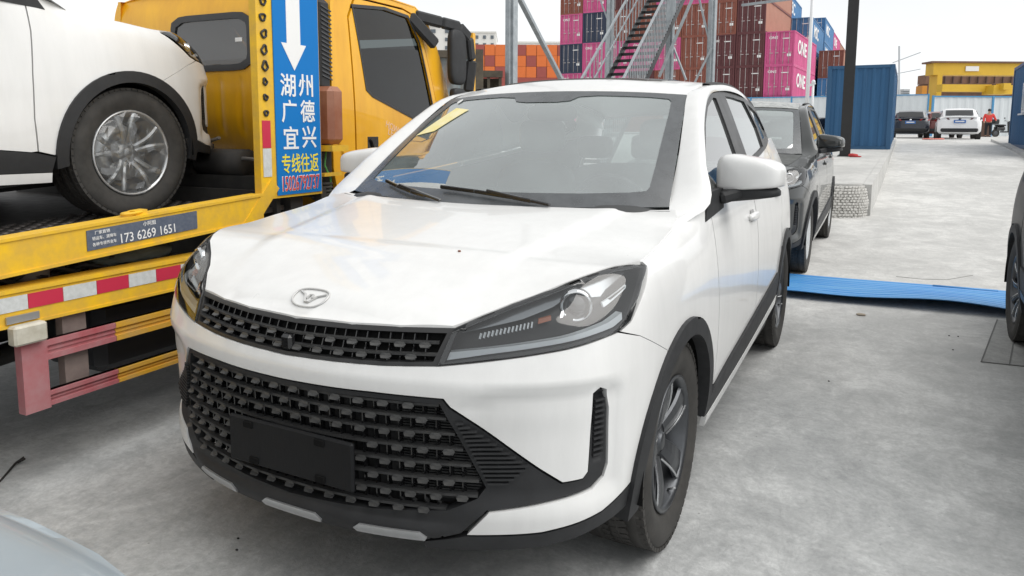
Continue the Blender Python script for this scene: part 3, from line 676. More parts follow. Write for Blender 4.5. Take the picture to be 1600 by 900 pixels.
        ar = MB(); ar.bar((s*.86, 1.50, 1.125), (s*.93, 1.575, 1.148), .10, .045, bev=.012); ar.add([(s*.878, 1.26, 1.055), (s*.885, 1.55, 1.085), (s*.880, 1.55, 1.165), (s*.872, 1.33, 1.16), (s*.86, 1.26, 1.055), (s*.86, 1.55, 1.085), (s*.855, 1.55, 1.165), (s*.85, 1.33, 1.16)], [(0, 1, 2, 3), (4, 5, 1, 0), (3, 2, 6, 7), (0, 3, 7, 4)])
        ar.build('mirror_arm', 'black_plastic', mo)
        g = MB(); g.add([tuple(mc+(mm @ Vector((s*a, .0465, b)))) for a, b in ((-.11, -.035), (.10, -.035), (.11, .03), (.06, .055), (-.09, .06))], [(0, 1, 2, 3, 4)]); g.build('mirror_glass', 'mirror', mo)
    # ---- windshield, roof --------------------------------------------------------------
    panel('windshield', [(-1, 0), (1, 0), (1, 1), (-1, 1)], wind, 'glass', car, step=.06, skirt=0)
    fr_o = [(-1, .0), (1, 0), (1, 1), (-1, 1)]; fr_i = chaikin([(-.90, .10), (-.5, .085), (.5, .085), (.88, .10), (.90, .14), (.915, .90), (.88, .945), (.28, .945), (.20, .86), (-.20, .86), (-.28, .945), (-.88, .945), (-.915, .90), (-.91, .14)], 1, .2)
    panel('windshield_border', fr_o, wind, M('glass_border', (.105, .112, .118), .22, spec=.6, var=.3, vs=14), car, holes=[fr_i], step=.04, off=.003, skirt=0)
    yl = [(-.90, .52), (-.73, .56), (-.60, .80), (-.77, .84)]
    fs = panel('yellow_label', yl, wind, M('yellow_label', (.82, .70, .22), .5, c2=(.86, .80, .52), vs=14), car, step=.1, off=.004, skirt=0)
    rl = [(-.825+.022*math.cos(a), .935+.028*math.sin(a)) for a in np.linspace(0, 2*math.pi, 14, endpoint=False)]
    panel('round_sticker', rl, wind, M('sticker_white', (.75, .76, .74), .5), car, step=.1, off=.005, skirt=0)
    # cowl and wipers
    co = [(-.765, 1.17), (-.5, 1.06), (-.25, 1.00), (0, .98), (.25, 1.00), (.5, 1.06), (.765, 1.17), (.765, 1.28), (.5, 1.16), (0, 1.07), (-.5, 1.16), (-.765, 1.28)]
    panel('cowl', co, lambda x, y, off=0.: np.stack([np.asarray(x, float), np.asarray(y, float), 1.080+.02*(np.abs(x)/.8)**2+off], -1), 'black_plastic', car, step=.06, skirt=.03)
    for (pts, piv) in (([(-.70, .085), (-.55, .055), (-.40, .028), (-.28, .01)], (-.52, .02)), ([(-.22, .075), (.02, .058), (.25, .030), (.36, .01)], (.10, .02))):
        b = MB(); P = [wind(np.array(a), np.array(c), .022) for a, c in pts]
        for p, q in zip(P[:-1], P[1:]): b.bar(p, q, .012, .016, bev=.003)
        a = wind(np.array(piv[0]), np.array(piv[1]+.03), .035); c = wind(np.array(piv[0]+.36), np.array(-.01), .02); b.bar(a, c, .016, .012, bev=.003)
        b.build('wiper', 'gloss_black', car)
    xr = lambda y: float(np.interp(y, [1.88, 2.1, 2.5, 3.2, 3.8, 4.10], [.634, .630, .625, .605, .585, .565]))
    rf = [(x, 1.785+.112*(x/.632)**2) for x in np.linspace(-.632, .632, 15)]+[(xr(y), y) for y in np.linspace(2.0, 4.10, 12)]+[(-xr(y), y) for y in np.linspace(4.10, 2.0, 12)]
    rp = panel('roof', rf, roof, 'white', car, step=.05, skirt=.015)
    sr = chaikin([(-.44, 2.10), (.44, 2.10), (.44, 3.15), (-.44, 3.15)], 2, .08)
    panel('sunroof', sr, roof, M('sunroof_glass', (.10, .095, .09), .12, coat=.3), car, step=.06, off=.006, skirt=.01)
    ant = superell((0, 0, 0), (.03, .10, .05), .8, .8, 10, 16); obj('shark_fin', [tuple(Vector(p)+Vector((0, 3.85, 1.60))) for p in ant.reshape(-1, 3)], _gf(ant.shape), 'white', car, True)
    # ---- tail ---------------------------------------------------------------------------
    rg = [[(-.565, 4.08, 1.495), (-.3, 4.10, 1.515), (0, 4.11, 1.522), (.3, 4.10, 1.515), (.565, 4.08, 1.495)], [(-.70, 4.24, 1.13), (-.35, 4.30, 1.12), (0, 4.32, 1.12), (.35, 4.30, 1.12), (.70, 4.24, 1.13)]]
    grid('rear_window', rg, 'rglass', car, True, flip=True)
    T1 = yd(4.165)
    tg_ = [(T1, .30), (T1, 1.12), (5.0, 1.12), (DT[-1], 1.12), (DT[-1], .55), (DT[-1], .30)]
    for s in (1, -1):
        panel('tailgate', tg_ if s > 0 else mir(tg_), S, 'white', car, step=.08, skirt=.01)
        tl = [(T1-.02, .93), (T1-.02, 1.06), (T1+.45, 1.03), (T1+.45, .96)]
        panel('tail_lamp', tl if s > 0 else mir(tl), S, 'red_lens', car, step=.05, off=.008, skirt=.01)
    # ---- underside and insides -----------------------------------------------------------
    u = MB(); u.box2((-.62, .45, .19), (.62, 4.15, .30)); u.box2((-.35, .20, .24), (.35, .45, .30)); u.box2((-.80, 1.40, .21), (.80, 3.0, .32)); u.box2((-.60, .25, .30), (.60, 1.1, .80)); u.box2((-.72, 1.0, .30), (.72, 1.06, 1.02)); u.box2((-.62, 3.2, .3), (.62, 4.2, .75)); u.build('underbody', 'dark', car)
    ds = superell((0, 1.36, .98), (.76, .30, .145), .35, .35, 14, 40); obj('dashboard', ds.reshape(-1, 3), _gf(ds.shape), 'dash', car, True)
    for x in (-.37, .37):
        b = MB(); seat_mesh(b, x, 2.05); b.build('front_seat', 'seat_film' if x < 0 else 'seat', car)
    b = MB(); seat_mesh(b, 0, 3.0, 1.2, False, .58)
    for x in (-.4, 0, .4): b.add(*_g(superell((x, 3.44, 1.28), (.13, .05, .08), .5, .5, 10, 16)), True)
    b.build('rear_seat', 'seat', car)
    sw = MB(); cc = Vector((.37, 1.66, 1.02)); ax = Vector((0, .92, .38)).normalized(); u1 = Vector((1, 0, 0)); u2 = ax.cross(u1)
    sw.tube([cc+(u1*math.cos(a)+u2*math.sin(a))*.185 for a in np.linspace(0, 2*math.pi, 32, endpoint=False)], .016, 8, closed=True)
    sw.bar(cc-u1*.18, cc+u1*.18, .02, .05); sw.bar(cc, cc-u2*.17*(1 if u2.z > 0 else -1), .03, .02); sw.build('steering_wheel', 'gloss_black', car)
    rv = superell((.0, 1.80, 1.475), (.13, .022, .04), .5, .5, 10, 20); obj('interior_mirror', rv.reshape(-1, 3), _gf(rv.shape), 'trim', car, True)
    # ---- headlamps -----------------------------------------------------------------------
    for s in (1, -1):
        mm_ = (lambda o: o) if s > 0 else mir
        hl_o = panel('headlamp', mm_(HEADL), S, 'lamp_black', car, step=.03, off=-.060, skirt=0)
        walls = []; rim0 = dens(np.array(mm_(HEADL)), .03); a = S(rim0[:, 0], rim0[:, 1], -.002); b_ = S(rim0[:, 0], rim0[:, 1], -.060); n = len(a)
        obj('lamp_housing', np.vstack([a, b_]), [(i, (i+1) % n, n+(i+1) % n, n+i) for i in range(n)], 'lamp_black', hl_o, True)
        inner = [(.487, .787), (.515, .862), (.609, .911), (.666, .941), (.777, .984), (.922, 1.019), (1.085, 1.032), (1.150, 1.023), (1.200, 1.008), (1.134, .966), (1.082, .918), (1.036, .874), (.983, .856), (.805, .831), (.599, .804)]
        panel('lamp_border', mm_(HEADL), S, 'trim', hl_o, holes=[mm_(inner)], step=.02, off=.001, skirt=.012)
        panel('lamp_lens', mm_(HEADL), S, 'lens', hl_o, step=.03, off=.003, skirt=0)
        bar = [(.49, .790), (.497, .808), (.60, .820), (.805, .846), (.965, .873), (1.03, .893), (1.026, .874), (.983, .859), (.805, .834), (.599, .807)]
        panel('light_guide', mm_(bar), S, 'lamp_white', hl_o, step=.02, off=-.012, skirt=.02)
        bar2 = None and [(.51, .8105), (.60, .8235), (.805, .850), (.965, .878), (.965, .884), (.805, .856), (.60, .829), (.51, .816)]
        if bar2: panel('chrome_strip', mm_(bar2), S, 'chrome', hl_o, step=.02, off=-.018, skirt=.012)
        up_ = [(.52, .848), (.666, .932), (.80, .974), (.922, 1.010), (1.085, 1.024), (1.14, 1.0), (1.02, .962), (.99, .945), (.85, .955), (.80, .93), (.70, .893)]
        panel('reflector_sheen', mm_(up_), S, 'lamp_grey', hl_o, step=.02, off=-.035, skirt=.01)  # pale metal, enlarged to stand for sky reflected in the upper lens
        pos = S(np.array(s*.905), np.array(.925), -.056); n3 = Vector(S(np.array(s*.905), np.array(.925), .0))-Vector(pos); n3.normalize(); n3 = (n3*.5+Vector((0, -1, 0))*.8).normalized()
        q = n3.to_track_quat('X', 'Z').to_matrix().to_4x4(); m4 = Matrix.Translation(Vector(pos)) @ q
        b = MB(); b.lathe([(.046, -.01), (.046, .016), (.041, .024), (.035, .020), (.033, .008)], 32, m4); b.build('projector_ring', 'chrome', hl_o)
        b = MB(); b.lathe([(.036, .0), (.033, .010), (.023, .018), (.010, .022), (.0005, .023)], 28, m4); b.build('projector_lens', M('projector_glass', (.03, .034, .036), .06, spec=.8, coat=.6), hl_o)
        for k in range(14):
            t = s*(.575+k*.0115); a, c = S(t, .838+.0024*k, -.030), S(t+s*.004, .852+.0026*k, -.030)
            MB().bar(a, c, .0035, .005).build('reflector_rib', 'lamp_white', hl_o)
        am = [(.745, .880), (.785, .890), (.787, .903), (.748, .894)]; panel('indicator', mm_(am), S, 'amber', hl_o, step=.02, off=-.030, skirt=.01)
        dv = [(.812, .898), (.820, .918), (.830, .921), (.822, .901)]; panel('lamp_divider', mm_(dv), S, 'chrome', hl_o, step=.02, off=-.022, skirt=.006)
        ex = [(.975, .915), (1.09, .955), (1.10, .965), (.975, .930)]; panel('lamp_fin', mm_(ex), S, 'lamp_white', hl_o, step=.02, off=-.022, skirt=.006)
    # ---- wheels ------------------------------------------------------------------------
    for s in (1, -1):
        for wy in (WY, WY+WB):
            wh = make_tyre(car)
            make_rim(wh, 'five')
            wh.location = Vector((s*(.885-.1075), wy, WZ))-ORG[0]; wh.rotation_euler = (R(13+40*(wy > 2)), 0, 0 if s > 0 else math.pi)
    ORG[0] = Vector((0, 0, 0))
    return car
hero = build_suv()
hero.name = 'white_suv'
tag(hero, 'white SUV with black mesh grille filling the foreground, nose towards the camera', 'car')
# ------------------------------------------------------------------ more materials
def concrete(name, a, b, sc=1.0, stain=.5, rough=.85, bump=.5, pale=None):
    m = bpy.data.materials.new(name); m.use_nodes = True; t = m.node_tree; N = t.nodes; L = t.links; bs = N['Principled BSDF']
    tc = N.new('ShaderNodeTexCoord'); mp = N.new('ShaderNodeMapping'); L.new(tc.outputs['Object'], mp.inputs[0]); mp.inputs['Scale'].default_value = (sc*1.0, sc*.7, sc); mp.inputs['Rotation'].default_value = (0, 0, R(62))
    def noise(scale, det, src, dist=0, ro=.6):
        n = N.new('ShaderNodeTexNoise'); n.inputs['Scale'].default_value = scale; n.inputs['Detail'].default_value = det; n.inputs['Roughness'].default_value = ro; n.inputs['Distortion'].default_value = dist; L.new(src, n.inputs[0]); return n.outputs[0]
    def rng(x, lo, hi, o0, o1):
        r = N.new('ShaderNodeMapRange'); r.inputs[1].default_value = lo; r.inputs[2].default_value = hi; r.inputs[3].default_value = o0; r.inputs[4].default_value = o1; L.new(x, r.inputs[0]); return r.outputs[0]
    def mul(x, y):
        k = N.new('ShaderNodeMath'); k.operation = 'MULTIPLY'; L.new(x, k.inputs[0]); L.new(y, k.inputs[1]); return k.outputs[0]
    big = noise(.55, 6, mp.outputs[0], .6); mid = noise(2.6, 8, mp.outputs[0], .9, .7); fine = noise(46, 9, tc.outputs['Object'], .3, .72); swirl = noise(7, 7, mp.outputs[0], 1.6, .72)
    st = N.new('ShaderNodeMapping'); L.new(tc.outputs['Object'], st.inputs[0]); st.inputs['Scale'].default_value = (1.2, 9, 1); st.inputs['Rotation'].default_value = (0, 0, R(-28)); scratch = noise(2.2, 8, st.outputs[0], .4, .75)
    v = mul(mul(rng(big, .40, .62, 1-stain, 1.05), rng(mid, .38, .60, .64, 1.08)), mul(mul(rng(swirl, .38, .60, .78, 1.07), rng(scratch, .34, .62, .86, 1.05)), rng(fine, .36, .64, .74, 1.12)))
    patch = noise(.95, 14, tc.outputs['Object'], .8, .78); patch2 = noise(3.1, 12, mp.outputs[0], .5, .8); v = mul(v, mul(rng(patch, .475, .53, .86, 1.05), rng(patch2, .52, .57, 1.05, .87)))
    cl = N.new('ShaderNodeMath'); cl.operation = 'MULTIPLY'; cl.inputs[1].default_value = 1.08; L.new(v, cl.inputs[0])
    mx = N.new('ShaderNodeMix'); mx.data_type = 'RGBA'; mx.inputs[6].default_value = (*b, 1); mx.inputs[7].default_value = (*a, 1); L.new(cl.outputs[0], mx.inputs[0])
    if pale:      # a paler tone towards the back and right, across a ragged edge
        sx_ = N.new('ShaderNodeSeparateXYZ'); L.new(tc.outputs['Object'], sx_.inputs[0]); an = N.new('ShaderNodeMath'); an.operation = 'MULTIPLY_ADD'; L.new(big, an.inputs[0]); an.inputs[1].default_value = 5.0; L.new(sx_.outputs[1], an.inputs[2])
        xx_ = N.new('ShaderNodeMath'); xx_.operation = 'MULTIPLY_ADD'; L.new(sx_.outputs[0], xx_.inputs[0]); xx_.inputs[1].default_value = .9; L.new(an.outputs[0], xx_.inputs[2])
        k_ = rng(xx_.outputs[0], 5.2, 8.6, 0.0, 1.0); m8 = N.new('ShaderNodeMix'); m8.data_type = 'RGBA'; m8.inputs[6].default_value = (*b, 1); m8.inputs[7].default_value = (*pale[0], 1); L.new(cl.outputs[0], m8.inputs[0]); m8.inputs[6].default_value = (*pale[1], 1)
        m9 = N.new('ShaderNodeMix'); m9.data_type = 'RGBA'; L.new(k_, m9.inputs[0]); L.new(mx.outputs[2], m9.inputs[6]); L.new(m8.outputs[2], m9.inputs[7]); mx = m9
    # dark specks
    vo = N.new('ShaderNodeTexVoronoi'); vo.inputs['Scale'].default_value = 9; L.new(tc.outputs['Object'], vo.inputs[0]); sp = rng(vo.outputs['Distance'], .02, .045, .55, 1.0)
    ms = N.new('ShaderNodeMix'); ms.data_type = 'RGBA'; ms.blend_type = 'MULTIPLY'; ms.inputs[0].default_value = 1; L.new(mx.outputs[2], ms.inputs[6])
    cb = N.new('ShaderNodeCombineColor'); [L.new(sp, cb.inputs[i]) for i in range(3)]; L.new(cb.outputs[0], ms.inputs[7])
    L.new(ms.outputs[2], bs.inputs['Base Color']); bs.inputs['Roughness'].default_value = rough; bs.inputs['Specular IOR Level'].default_value = .3
    L.new(rng(mid, .3, .7, rough-.25, rough+.05), bs.inputs['Roughness'])
    bp = N.new('ShaderNodeBump'); bp.inputs['Strength'].default_value = bump; bp.inputs['Distance'].default_value = .006
    ad = N.new('ShaderNodeMath'); ad.operation = 'ADD'; L.new(swirl, ad.inputs[0]); L.new(fine, ad.inputs[1]); L.new(ad.outputs[0], bp.inputs['Height']); L.new(bp.outputs[0], bs.inputs['Normal'])
    return m
MAT.update(
 ground=concrete('worn_concrete', (.57, .58, .575), (.20, .207, .21), 1.0, .38, pale=((.64, .635, .615), (.33, .33, .32))),
 plinth=concrete('pale_concrete', (.56, .555, .535), (.34, .34, .33), 1.4, .35),
 galv=M('galvanised_steel', (.42, .45, .47), .5, metal=.35, c2=(.30, .33, .35), vs=7),
 steel_black=M('black_steel', (.016, .016, .017), .4, var=.3, vs=5),
 blue_paint=M('blue_container_paint', (.020, .105, .235), .5, var=.18, vs=2.5, stretch=(1, 1, .15)),
 blue_frame=M('blue_frame_paint', (.022, .09, .19), .45),
 sheet_blue=M('blue_sheet_paint', (.03, .23, .62), .38, c2=(.14, .38, .66), vs=5, stretch=(.25, 4, 1), det=9),
 fence_white=M('white_fence_steel', (.66, .70, .72), .5, var=.06, vs=.5),
 fence_blue=M('blue_fence_steel', (.07, .27, .50), .45),
 gantry_y=M('gantry_yellow', (.72, .45, .035), .5, var=.15, vs=.3),
 gantry_br=M('rusty_steel', (.22, .115, .075), .8, c2=(.13, .08, .06), vs=.6),
 apart=M('white_render', (.72, .71, .68), .8, var=.05, vs=.1),
 win_dark=M('window_glass_dark', (.10, .12, .14), .2),
 c_pink=M('pink_container', (.66, .105, .28), .55, var=.34, vs=1.6, det=8, stretch=(2.2, 2.2, .35)), c_maroon=M('maroon_container', (.125, .035, .038), .6, var=.34, vs=1.6, det=8, stretch=(2.2, 2.2, .35)),
 c_brown=M('brown_container', (.27, .085, .055), .6, var=.34, vs=1.6, det=8, stretch=(2.2, 2.2, .35)), c_navy=M('navy_container', (.030, .045, .085), .55, var=.34, vs=1.6, det=8, stretch=(2.2, 2.2, .35)),
 c_blue=M('blue_container', (.075, .23, .46), .55, var=.34, vs=1.6, det=8, stretch=(2.2, 2.2, .35)), c_tan=M('faded_tan_side', (.42, .22, .16), .7, var=.1, vs=1), c_orange=M('orange_container', (.72, .17, .035), .6, var=.15, vs=.3), c_red=M('dull_red_container', (.34, .075, .06), .6, var=.15, vs=.3),
 c_bar=M('lock_bar', (.50, .46, .45), .5, metal=.3), white_ink=M('white_lettering', (.80, .80, .79), .55), yellow_ink=M('yellow_lettering', (.85, .72, .05), .55), red_ink=M('red_lettering', (.62, .06, .05), .55),
 stone=M('pale_stone', (.62, .61, .58), .85, c2=(.40, .39, .37), vs=24, det=8), wire=M('wire', (.20, .20, .20), .5, metal=.5),
 rust_blue=M('rusty_pale_blue', (.28, .40, .44), .7, c2=(.20, .12, .08), vs=3, stretch=(3, 3, .6)), rust=M('rusty_olive', (.12, .105, .075), .8, c2=(.06, .045, .035), vs=4),
)
# ------------------------------------------------------------------ ground: flat yard, then a ramp up to the upper yard
def gz(y): 
    y = np.asarray(y, float); k = np.clip((y-10.5)/(37-10.5), 0, 1)
    return 1.15*(k+.06*np.sin(2*math.pi*k)*-1)+np.clip(y-37, 0, 60)*.004
ys = np.concatenate([[-80, -20, -6], np.arange(-2, 10, 2), np.arange(10, 40, 1.0), [42, 46, 52, 60, 80, 97, 150, 400, 1500]]); xs = np.array([-1500, -400, -100, -30, -12, -6, -3, 0, 1.3, 3, 6, 12, 30, 100, 400, 1500])
G_ = np.stack(np.meshgrid(ys, xs, indexing='ij')[::-1]+[np.zeros((len(ys), len(xs)))], -1); G_[..., 2] = gz(G_[..., 1])
gr = grid('ground', G_, 'ground', None, True); tag(gr, kind='structure')
gr.data.polygons.foreach_set('use_smooth', [True]*len(gr.data.polygons))
# raised pavement with a kerb face beside the ramp
pv = []; pyv = [11.9, 14, 17, 20, 23, 27, 31, 34]
ptop = lambda y: float(np.interp(y, [11.9, 20, 27, 34], [.55, .76, .86, 1.22])); pxr = lambda y: float(np.interp(y, [11.9, 27, 34], [1.22, 1.50, 1.62]))
rowsP = [[(-7, y, ptop(y)), (-3, y, ptop(y)), (pxr(y)-.14, y, ptop(y))] for y in pyv]
p_o = grid('pavement', rowsP, 'plinth', None, False); tag(p_o, kind='structure')
fv = [(-7, 11.9, -.05), (pxr(11.9)-.14, 11.9, -.05), (pxr(11.9)-.14, 11.9, ptop(11.9)), (-7, 11.9, ptop(11.9))]
obj('pavement_front', fv, [(0, 1, 2, 3)], 'plinth', p_o)
for y0, y1 in zip(pyv[:-1], pyv[1:]):
    n = max(1, int((y1-y0)/1.0))
    for k in range(n):
        a = y0+(y1-y0)*k/n+.006; b = y0+(y1-y0)*(k+1)/n-.006
        v = [(pxr(a)-.135, a, -.1), (pxr(a), a, -.1), (pxr(a), a, ptop(a)+.004), (pxr(a)-.135, a, ptop(a)+.004), (pxr(b)-.135, b, -.1), (pxr(b), b, -.1), (pxr(b), b, ptop(b)+.004), (pxr(b)-.135, b, ptop(b)+.004)]
        obj('kerb_stone', v, [(0, 1, 2, 3), (5, 4, 7, 6), (1, 5, 6, 2), (4, 0, 3, 7), (3, 2, 6, 7)], 'plinth', p_o)
pr = MB(); y0, y1 = 18.0, 35.0
for k in range(8):
    a = y0+(y1-y0)*k/8; b = y0+(y1-y0)*(k+1)/8; za, zb = [float(np.interp(q, [18, 27, 35], [.62, .86, 1.20])) for q in (a, b)]; xa, xb = [float(np.interp(q, [18, 35], [5.05, 5.12])) for q in (a, b)]
    pr.add([(xa, a, -.1), (12, a, -.1), (12, a, za), (xa, a, za), (xb, b, -.1), (12, b, -.1), (12, b, zb), (xb, b, zb)], [(0, 1, 2, 3), (5, 4, 7, 6), (4, 0, 3, 7), (3, 2, 6, 7)])
po = pr.build('pavement_right', 'plinth'); tag(po, kind='structure')
# sawn slab joints in the yard at the lower right
sj = MB(); za = .004
def gp(u, v, z=.0): p = atz(u, v, z); return (p.x, p.y, z)
slab_mat = concrete('slab_cover_concrete', (.40, .40, .385), (.20, .20, .195), 2.0, .3)
a, b, c, d = gp(1558, 500), gp(1533, 566), gp(1600, 573), gp(1600, 506)
o = obj('slab_cover', [(p[0], p[1], .003) for p in (a, b, c, d)], [(0, 1, 2, 3)], slab_mat); tag(o, kind='structure')
for p, q in ((a, b), (b, c), (gp(1588, 510), gp(1577, 571))): 
    j = MB(); j.bar((p[0], p[1], .0035), (q[0], q[1], .0035), .007, .005); j.build('slab_joint', M('joint_dark', (.17, .17, .165), .9), o)
# crack lines
ck = MB()
for P in ([(1400, 432), (1440, 436), (1480, 437), (1520, 430)],):
    W3 = [Vector(gp(*p, .002)) for p in P]
    for p, q in zip(W3[:-1], W3[1:]): ck.bar(p, q, .004, .003)
o = ck.build('concrete_crack', M('crack', (.22, .22, .21), .95), gr)
# ------------------------------------------------------------------ blue corrugated sheet lying across the lane
sh = thing('blue_metal_sheet', 'long blue corrugated metal sheet lying across the concrete lane behind the white SUV', 'metal sheet', (1.6, 5.55, 0), R(2.5))
Lx = np.linspace(-1.15, 1.15, 60); prof = []; w0 = -.52
for k in range(0, 105):
    yy = w0+k*.01; prof.append((yy, .012*(abs(((k*.01/.115) % 1)-.5)*2 > .45)))
rows = []
for x in Lx:
    lift = .030+.05*math.exp(-((x+.9)/.5)**2)+.045*math.exp(-((x-.3)/.5)**2)
    rows.append([(x, yy+.012*math.sin(x*3), h+.012+lift*max(0, (-yy+.35))**1.0*.9+.018*math.sin(x*2.3+1)*(.5-yy)) for yy, h in prof])
grid('sheet', rows, 'sheet_blue', sh, True)
o = MB(); 
for a in (-.95, .35): o.tube([(a+.05*math.sin(q), -.52+.006*q, .075) for q in range(3)], .004, 5)
wv = MB(); wv.tube([(.3, .50, .02), (.8, .50, .02)], .012, 6); wv.build('folded_edge', 'sheet_blue', sh)
# ------------------------------------------------------------------ rounded dry-stone end of the pavement
st = thing('stone_planter', 'low rounded drum of small pale stones with a flat top at the pavement end', 'stone wall', (.28, 11.95, 0))
body = MB(); cx, ra = .0, .88
def ring(r, z, n=28): return [(cx+r*math.cos(a), r*.55*math.sin(a)-.10, z) for a in np.linspace(math.pi, 2*math.pi, n)]
A = [ring(.86, 0), ring(.88, .25), ring(.85, .45), ring(.78, .56)]
grid('stone_core', A, M('mortar', (.40, .395, .375), .9, bump=.5, bs=40), st, True)
v = [(p[0], p[1], .575) for p in ring(.80, 0)]; obj('top_slab', v+[(p[0], p[1], .545) for p in ring(.80, 0)], [tuple(range(len(v)))[::-1]]+[(i, i+1, len(v)+i+1, len(v)+i) for i in range(len(v)-1)], 'plinth', st)
stn = MB()
for row in range(12):
    n = 34
    for k in range(n):
        a = math.pi+math.pi*(k+.5*(row % 2)+random.uniform(-.15, .15))/n; z = .03+row*.0445; r = float(np.interp(z, [0, .25, .45, .56], [.865, .885, .855, .785]))
        m = Matrix.Translation((cx+r*math.cos(a), r*.55*math.sin(a)-.10, z)) @ Matrix.Rotation(a+math.pi/2+random.uniform(-.2, .2), 4, 'Z') @ Matrix.Rotation(random.uniform(-.15, .15), 4, 'Y')
        stn.box((0, 0, 0), (random.uniform(.06, .10), .05, random.uniform(.034, .047)), mat=m, bev=.008)
so_ = stn.build('stones', 'stone', st); so_['kind'] = 'stuff'
# ------------------------------------------------------------------ blue site offices
def corr_wall(b, p0, p1, z0, z1, pitch=.26, depth=.035, n=None):
    """corrugated wall from p0 to p1 (xy), rib outward to the right-hand side of the direction reversed"""
    p0 = Vector((*p0, 0)); p1 = Vector((*p1, 0)); d = (p1-p0); L = d.length; d.normalize(); nn = Vector((d.y, -d.x, 0)); n = n or max(2, int(L/pitch)); pts = []
    for k in range(n):
        for (s, o) in ((.0, 0), (.12, 0), (.30, -depth), (.70, -depth), (.88, 0)): pts.append(p0+d*(L*(k+s)/n)+nn*o)
    pts.append(p1); m = len(pts)
    b.add([(p.x, p.y, z0) for p in pts]+[(p.x, p.y, z1) for p in pts], [(i, i+1, m+i+1, m+i) for i in range(m-1)])
def site_box(name, label, cat, c, L, W, H, rz, group=None, mat='blue_paint', fr='blue_frame'):
    t = thing(name, label, cat, c, rz, group); x, y = W/2, L/2
    for nm, q0, q1 in (('end_wall', (-x+.05, -y), (x-.05, -y)), ('end_wall', (x-.05, y), (-x+.05, y)), ('side_wall', (x, -y+.05), (x, y-.05)), ('side_wall', (-x, y-.05), (-x, -y+.05))):
        b = MB(); corr_wall(b, q0, q1, .12, H-.10); b.build(nm, mat, t)
    for sx in (-1, 1):
        for sy in (-1, 1): MB().box2((sx*(x-.05)-.07, sy*(y-.05)-.07, 0), (sx*(x-.05)+.07, sy*(y-.05)+.07, H)).build('corner_post', fr, t)
    for z0, z1 in ((0, .12), (H-.11, H+.0)):
        for s in (-1, 1):
            MB().box2((-x+.1, s*(y-.04)-.06, z0+.003), (x-.1, s*(y-.04)+.06, z1-.003)).build('frame_rail', fr, t)
            MB().box2((s*(x-.04)-.06, -y+.1, z0+.003), (s*(x-.04)+.06, y-.1, z1-.003)).build('frame_rail', fr, t)
    MB().box2((-x+.06, -y+.06, H-.06), (x-.06, y-.06, H-.02)).build('roof', fr, t)
    return t
bx = site_box('site_container', 'dark blue corrugated site container standing behind the black post', 'container', (.42, 29.6, .84), 5.9, 2.05, 2.88, R(-1))
of = site_box('site_office', 'blue site office with a window at the right edge of the picture', 'container', (6.55, 28.9, .92), 6.2, 2.4, 2.95, R(-1))
wn = MB(); wn.box2((-1.26, -1.2, 1.2), (-1.19, -.2, 2.2)); wo_ = wn.build('window', M('white_frame', (.7, .72, .73), .4), of); q = MB(); q.box2((-1.275, -1.12, 1.28), (-1.258, -.74, 2.12)); q.build('pane', 'win_dark', wo_); q = MB(); q.box2((-1.275, -.68, 1.28), (-1.258, -.28, 2.12)); q.build('pane', 'win_dark', wo_)
MB().box2((-1.34, -1.3, 1.12), (-1.24, -.1, 1.17)).build('sill', M('white_frame2', (.7, .72, .73), .4), of)
# ------------------------------------------------------------------ black steel post with a red bundle at its foot
bp_ = at(1320, 243, 20)
ps = thing('steel_post', 'tall black steel post on the pavement in front of the blue container', 'post', (bp_.x, bp_.y, ptop(bp_.y)))
b = MB(); b.box2((-.13, -.12, 0), (.13, -.095, 7)); b.box2((-.13, .095, 0), (.13, .12, 7)); b.box2((-.012, -.095, 0), (.012, .095, 7)); b.build('column', 'steel_black', ps)
MB().box2((-.18, -.17, 0), (.18, .17, .025)).build('base_plate', 'steel_black', ps)
for sx in (-1, 1):
    for sy in (-1, 1): b = MB(); b.tube([(sx*.15, sy*.145, .0), (sx*.15, sy*.145, .06)], .014, 6); b.build('bolt', 'galv', ps)
rg_ = MB(); A = superell((0, 0, .04), (.12, .10, .05), .8, .9, 10, 18); A += RNG.normal(0, .008, A.shape); rg_.add(*_g(A), True); A = superell((.13, -.03, .02), (.08, .05, .02), .8, .9, 8, 14); rg_.add(*_g(A), True)
o = rg_.build('cloth_bundle', M('red_cloth', (.45, .05, .05), .9), None); o.location = (bp_.x+.22, bp_.y-.35, ptop(bp_.y-.35)); tag(o, 'small red cloth bundle at the foot of the black steel post', 'cloth')
# ------------------------------------------------------------------ white sheet fence, far cranes
def fence_run(name, label, p0, p1, n, H):
    p0 = Vector(p0); p1 = Vector(p1); d = (p1-p0); L = d.length; dn = d.normalized(); t = thing(name, label, 'fence', p0, math.atan2(d.y, d.x), 'white sheet fence around the upper yard')
    for k in range(n):
        x0, x1 = L*k/n+.05, L*(k+1)/n-.05; b = MB(); corr_wall(b, (x0, 0), (x1, 0), .05, H-.08, pitch=.5, depth=.03); b.build('panel', 'fence_white', t)
        MB().box2((x0, -.05, H-.085), (x1, .03, H)).build('top_rail', 'fence_blue', t)
    for k in range(n+1): MB().box2((L*k/n-.06, -.07, 0), (L*k/n+.06, .05, H+.02)).build('post', 'fence_blue', t)
    return t
fL = at(1380, 209, 62); fM = at(1447, 209, 58); fM2 = at(1454, 211, 50); fR = at(1640, 213, 50)
fence_run('sheet_fence', 'white corrugated sheet fence with blue rail behind the dark sedan', (fL.x-14, fL.y-2, gz(fL.y)), (fM.x, fM.y, gz(fM.y)), 5, 3.25)
fence_run('sheet_fence', 'white corrugated sheet fence with blue posts behind the man in red', (fM2.x, fM2.y, gz(fM2.y)), (fR.x, fR.y, gz(fR.y)), 2, 2.75)
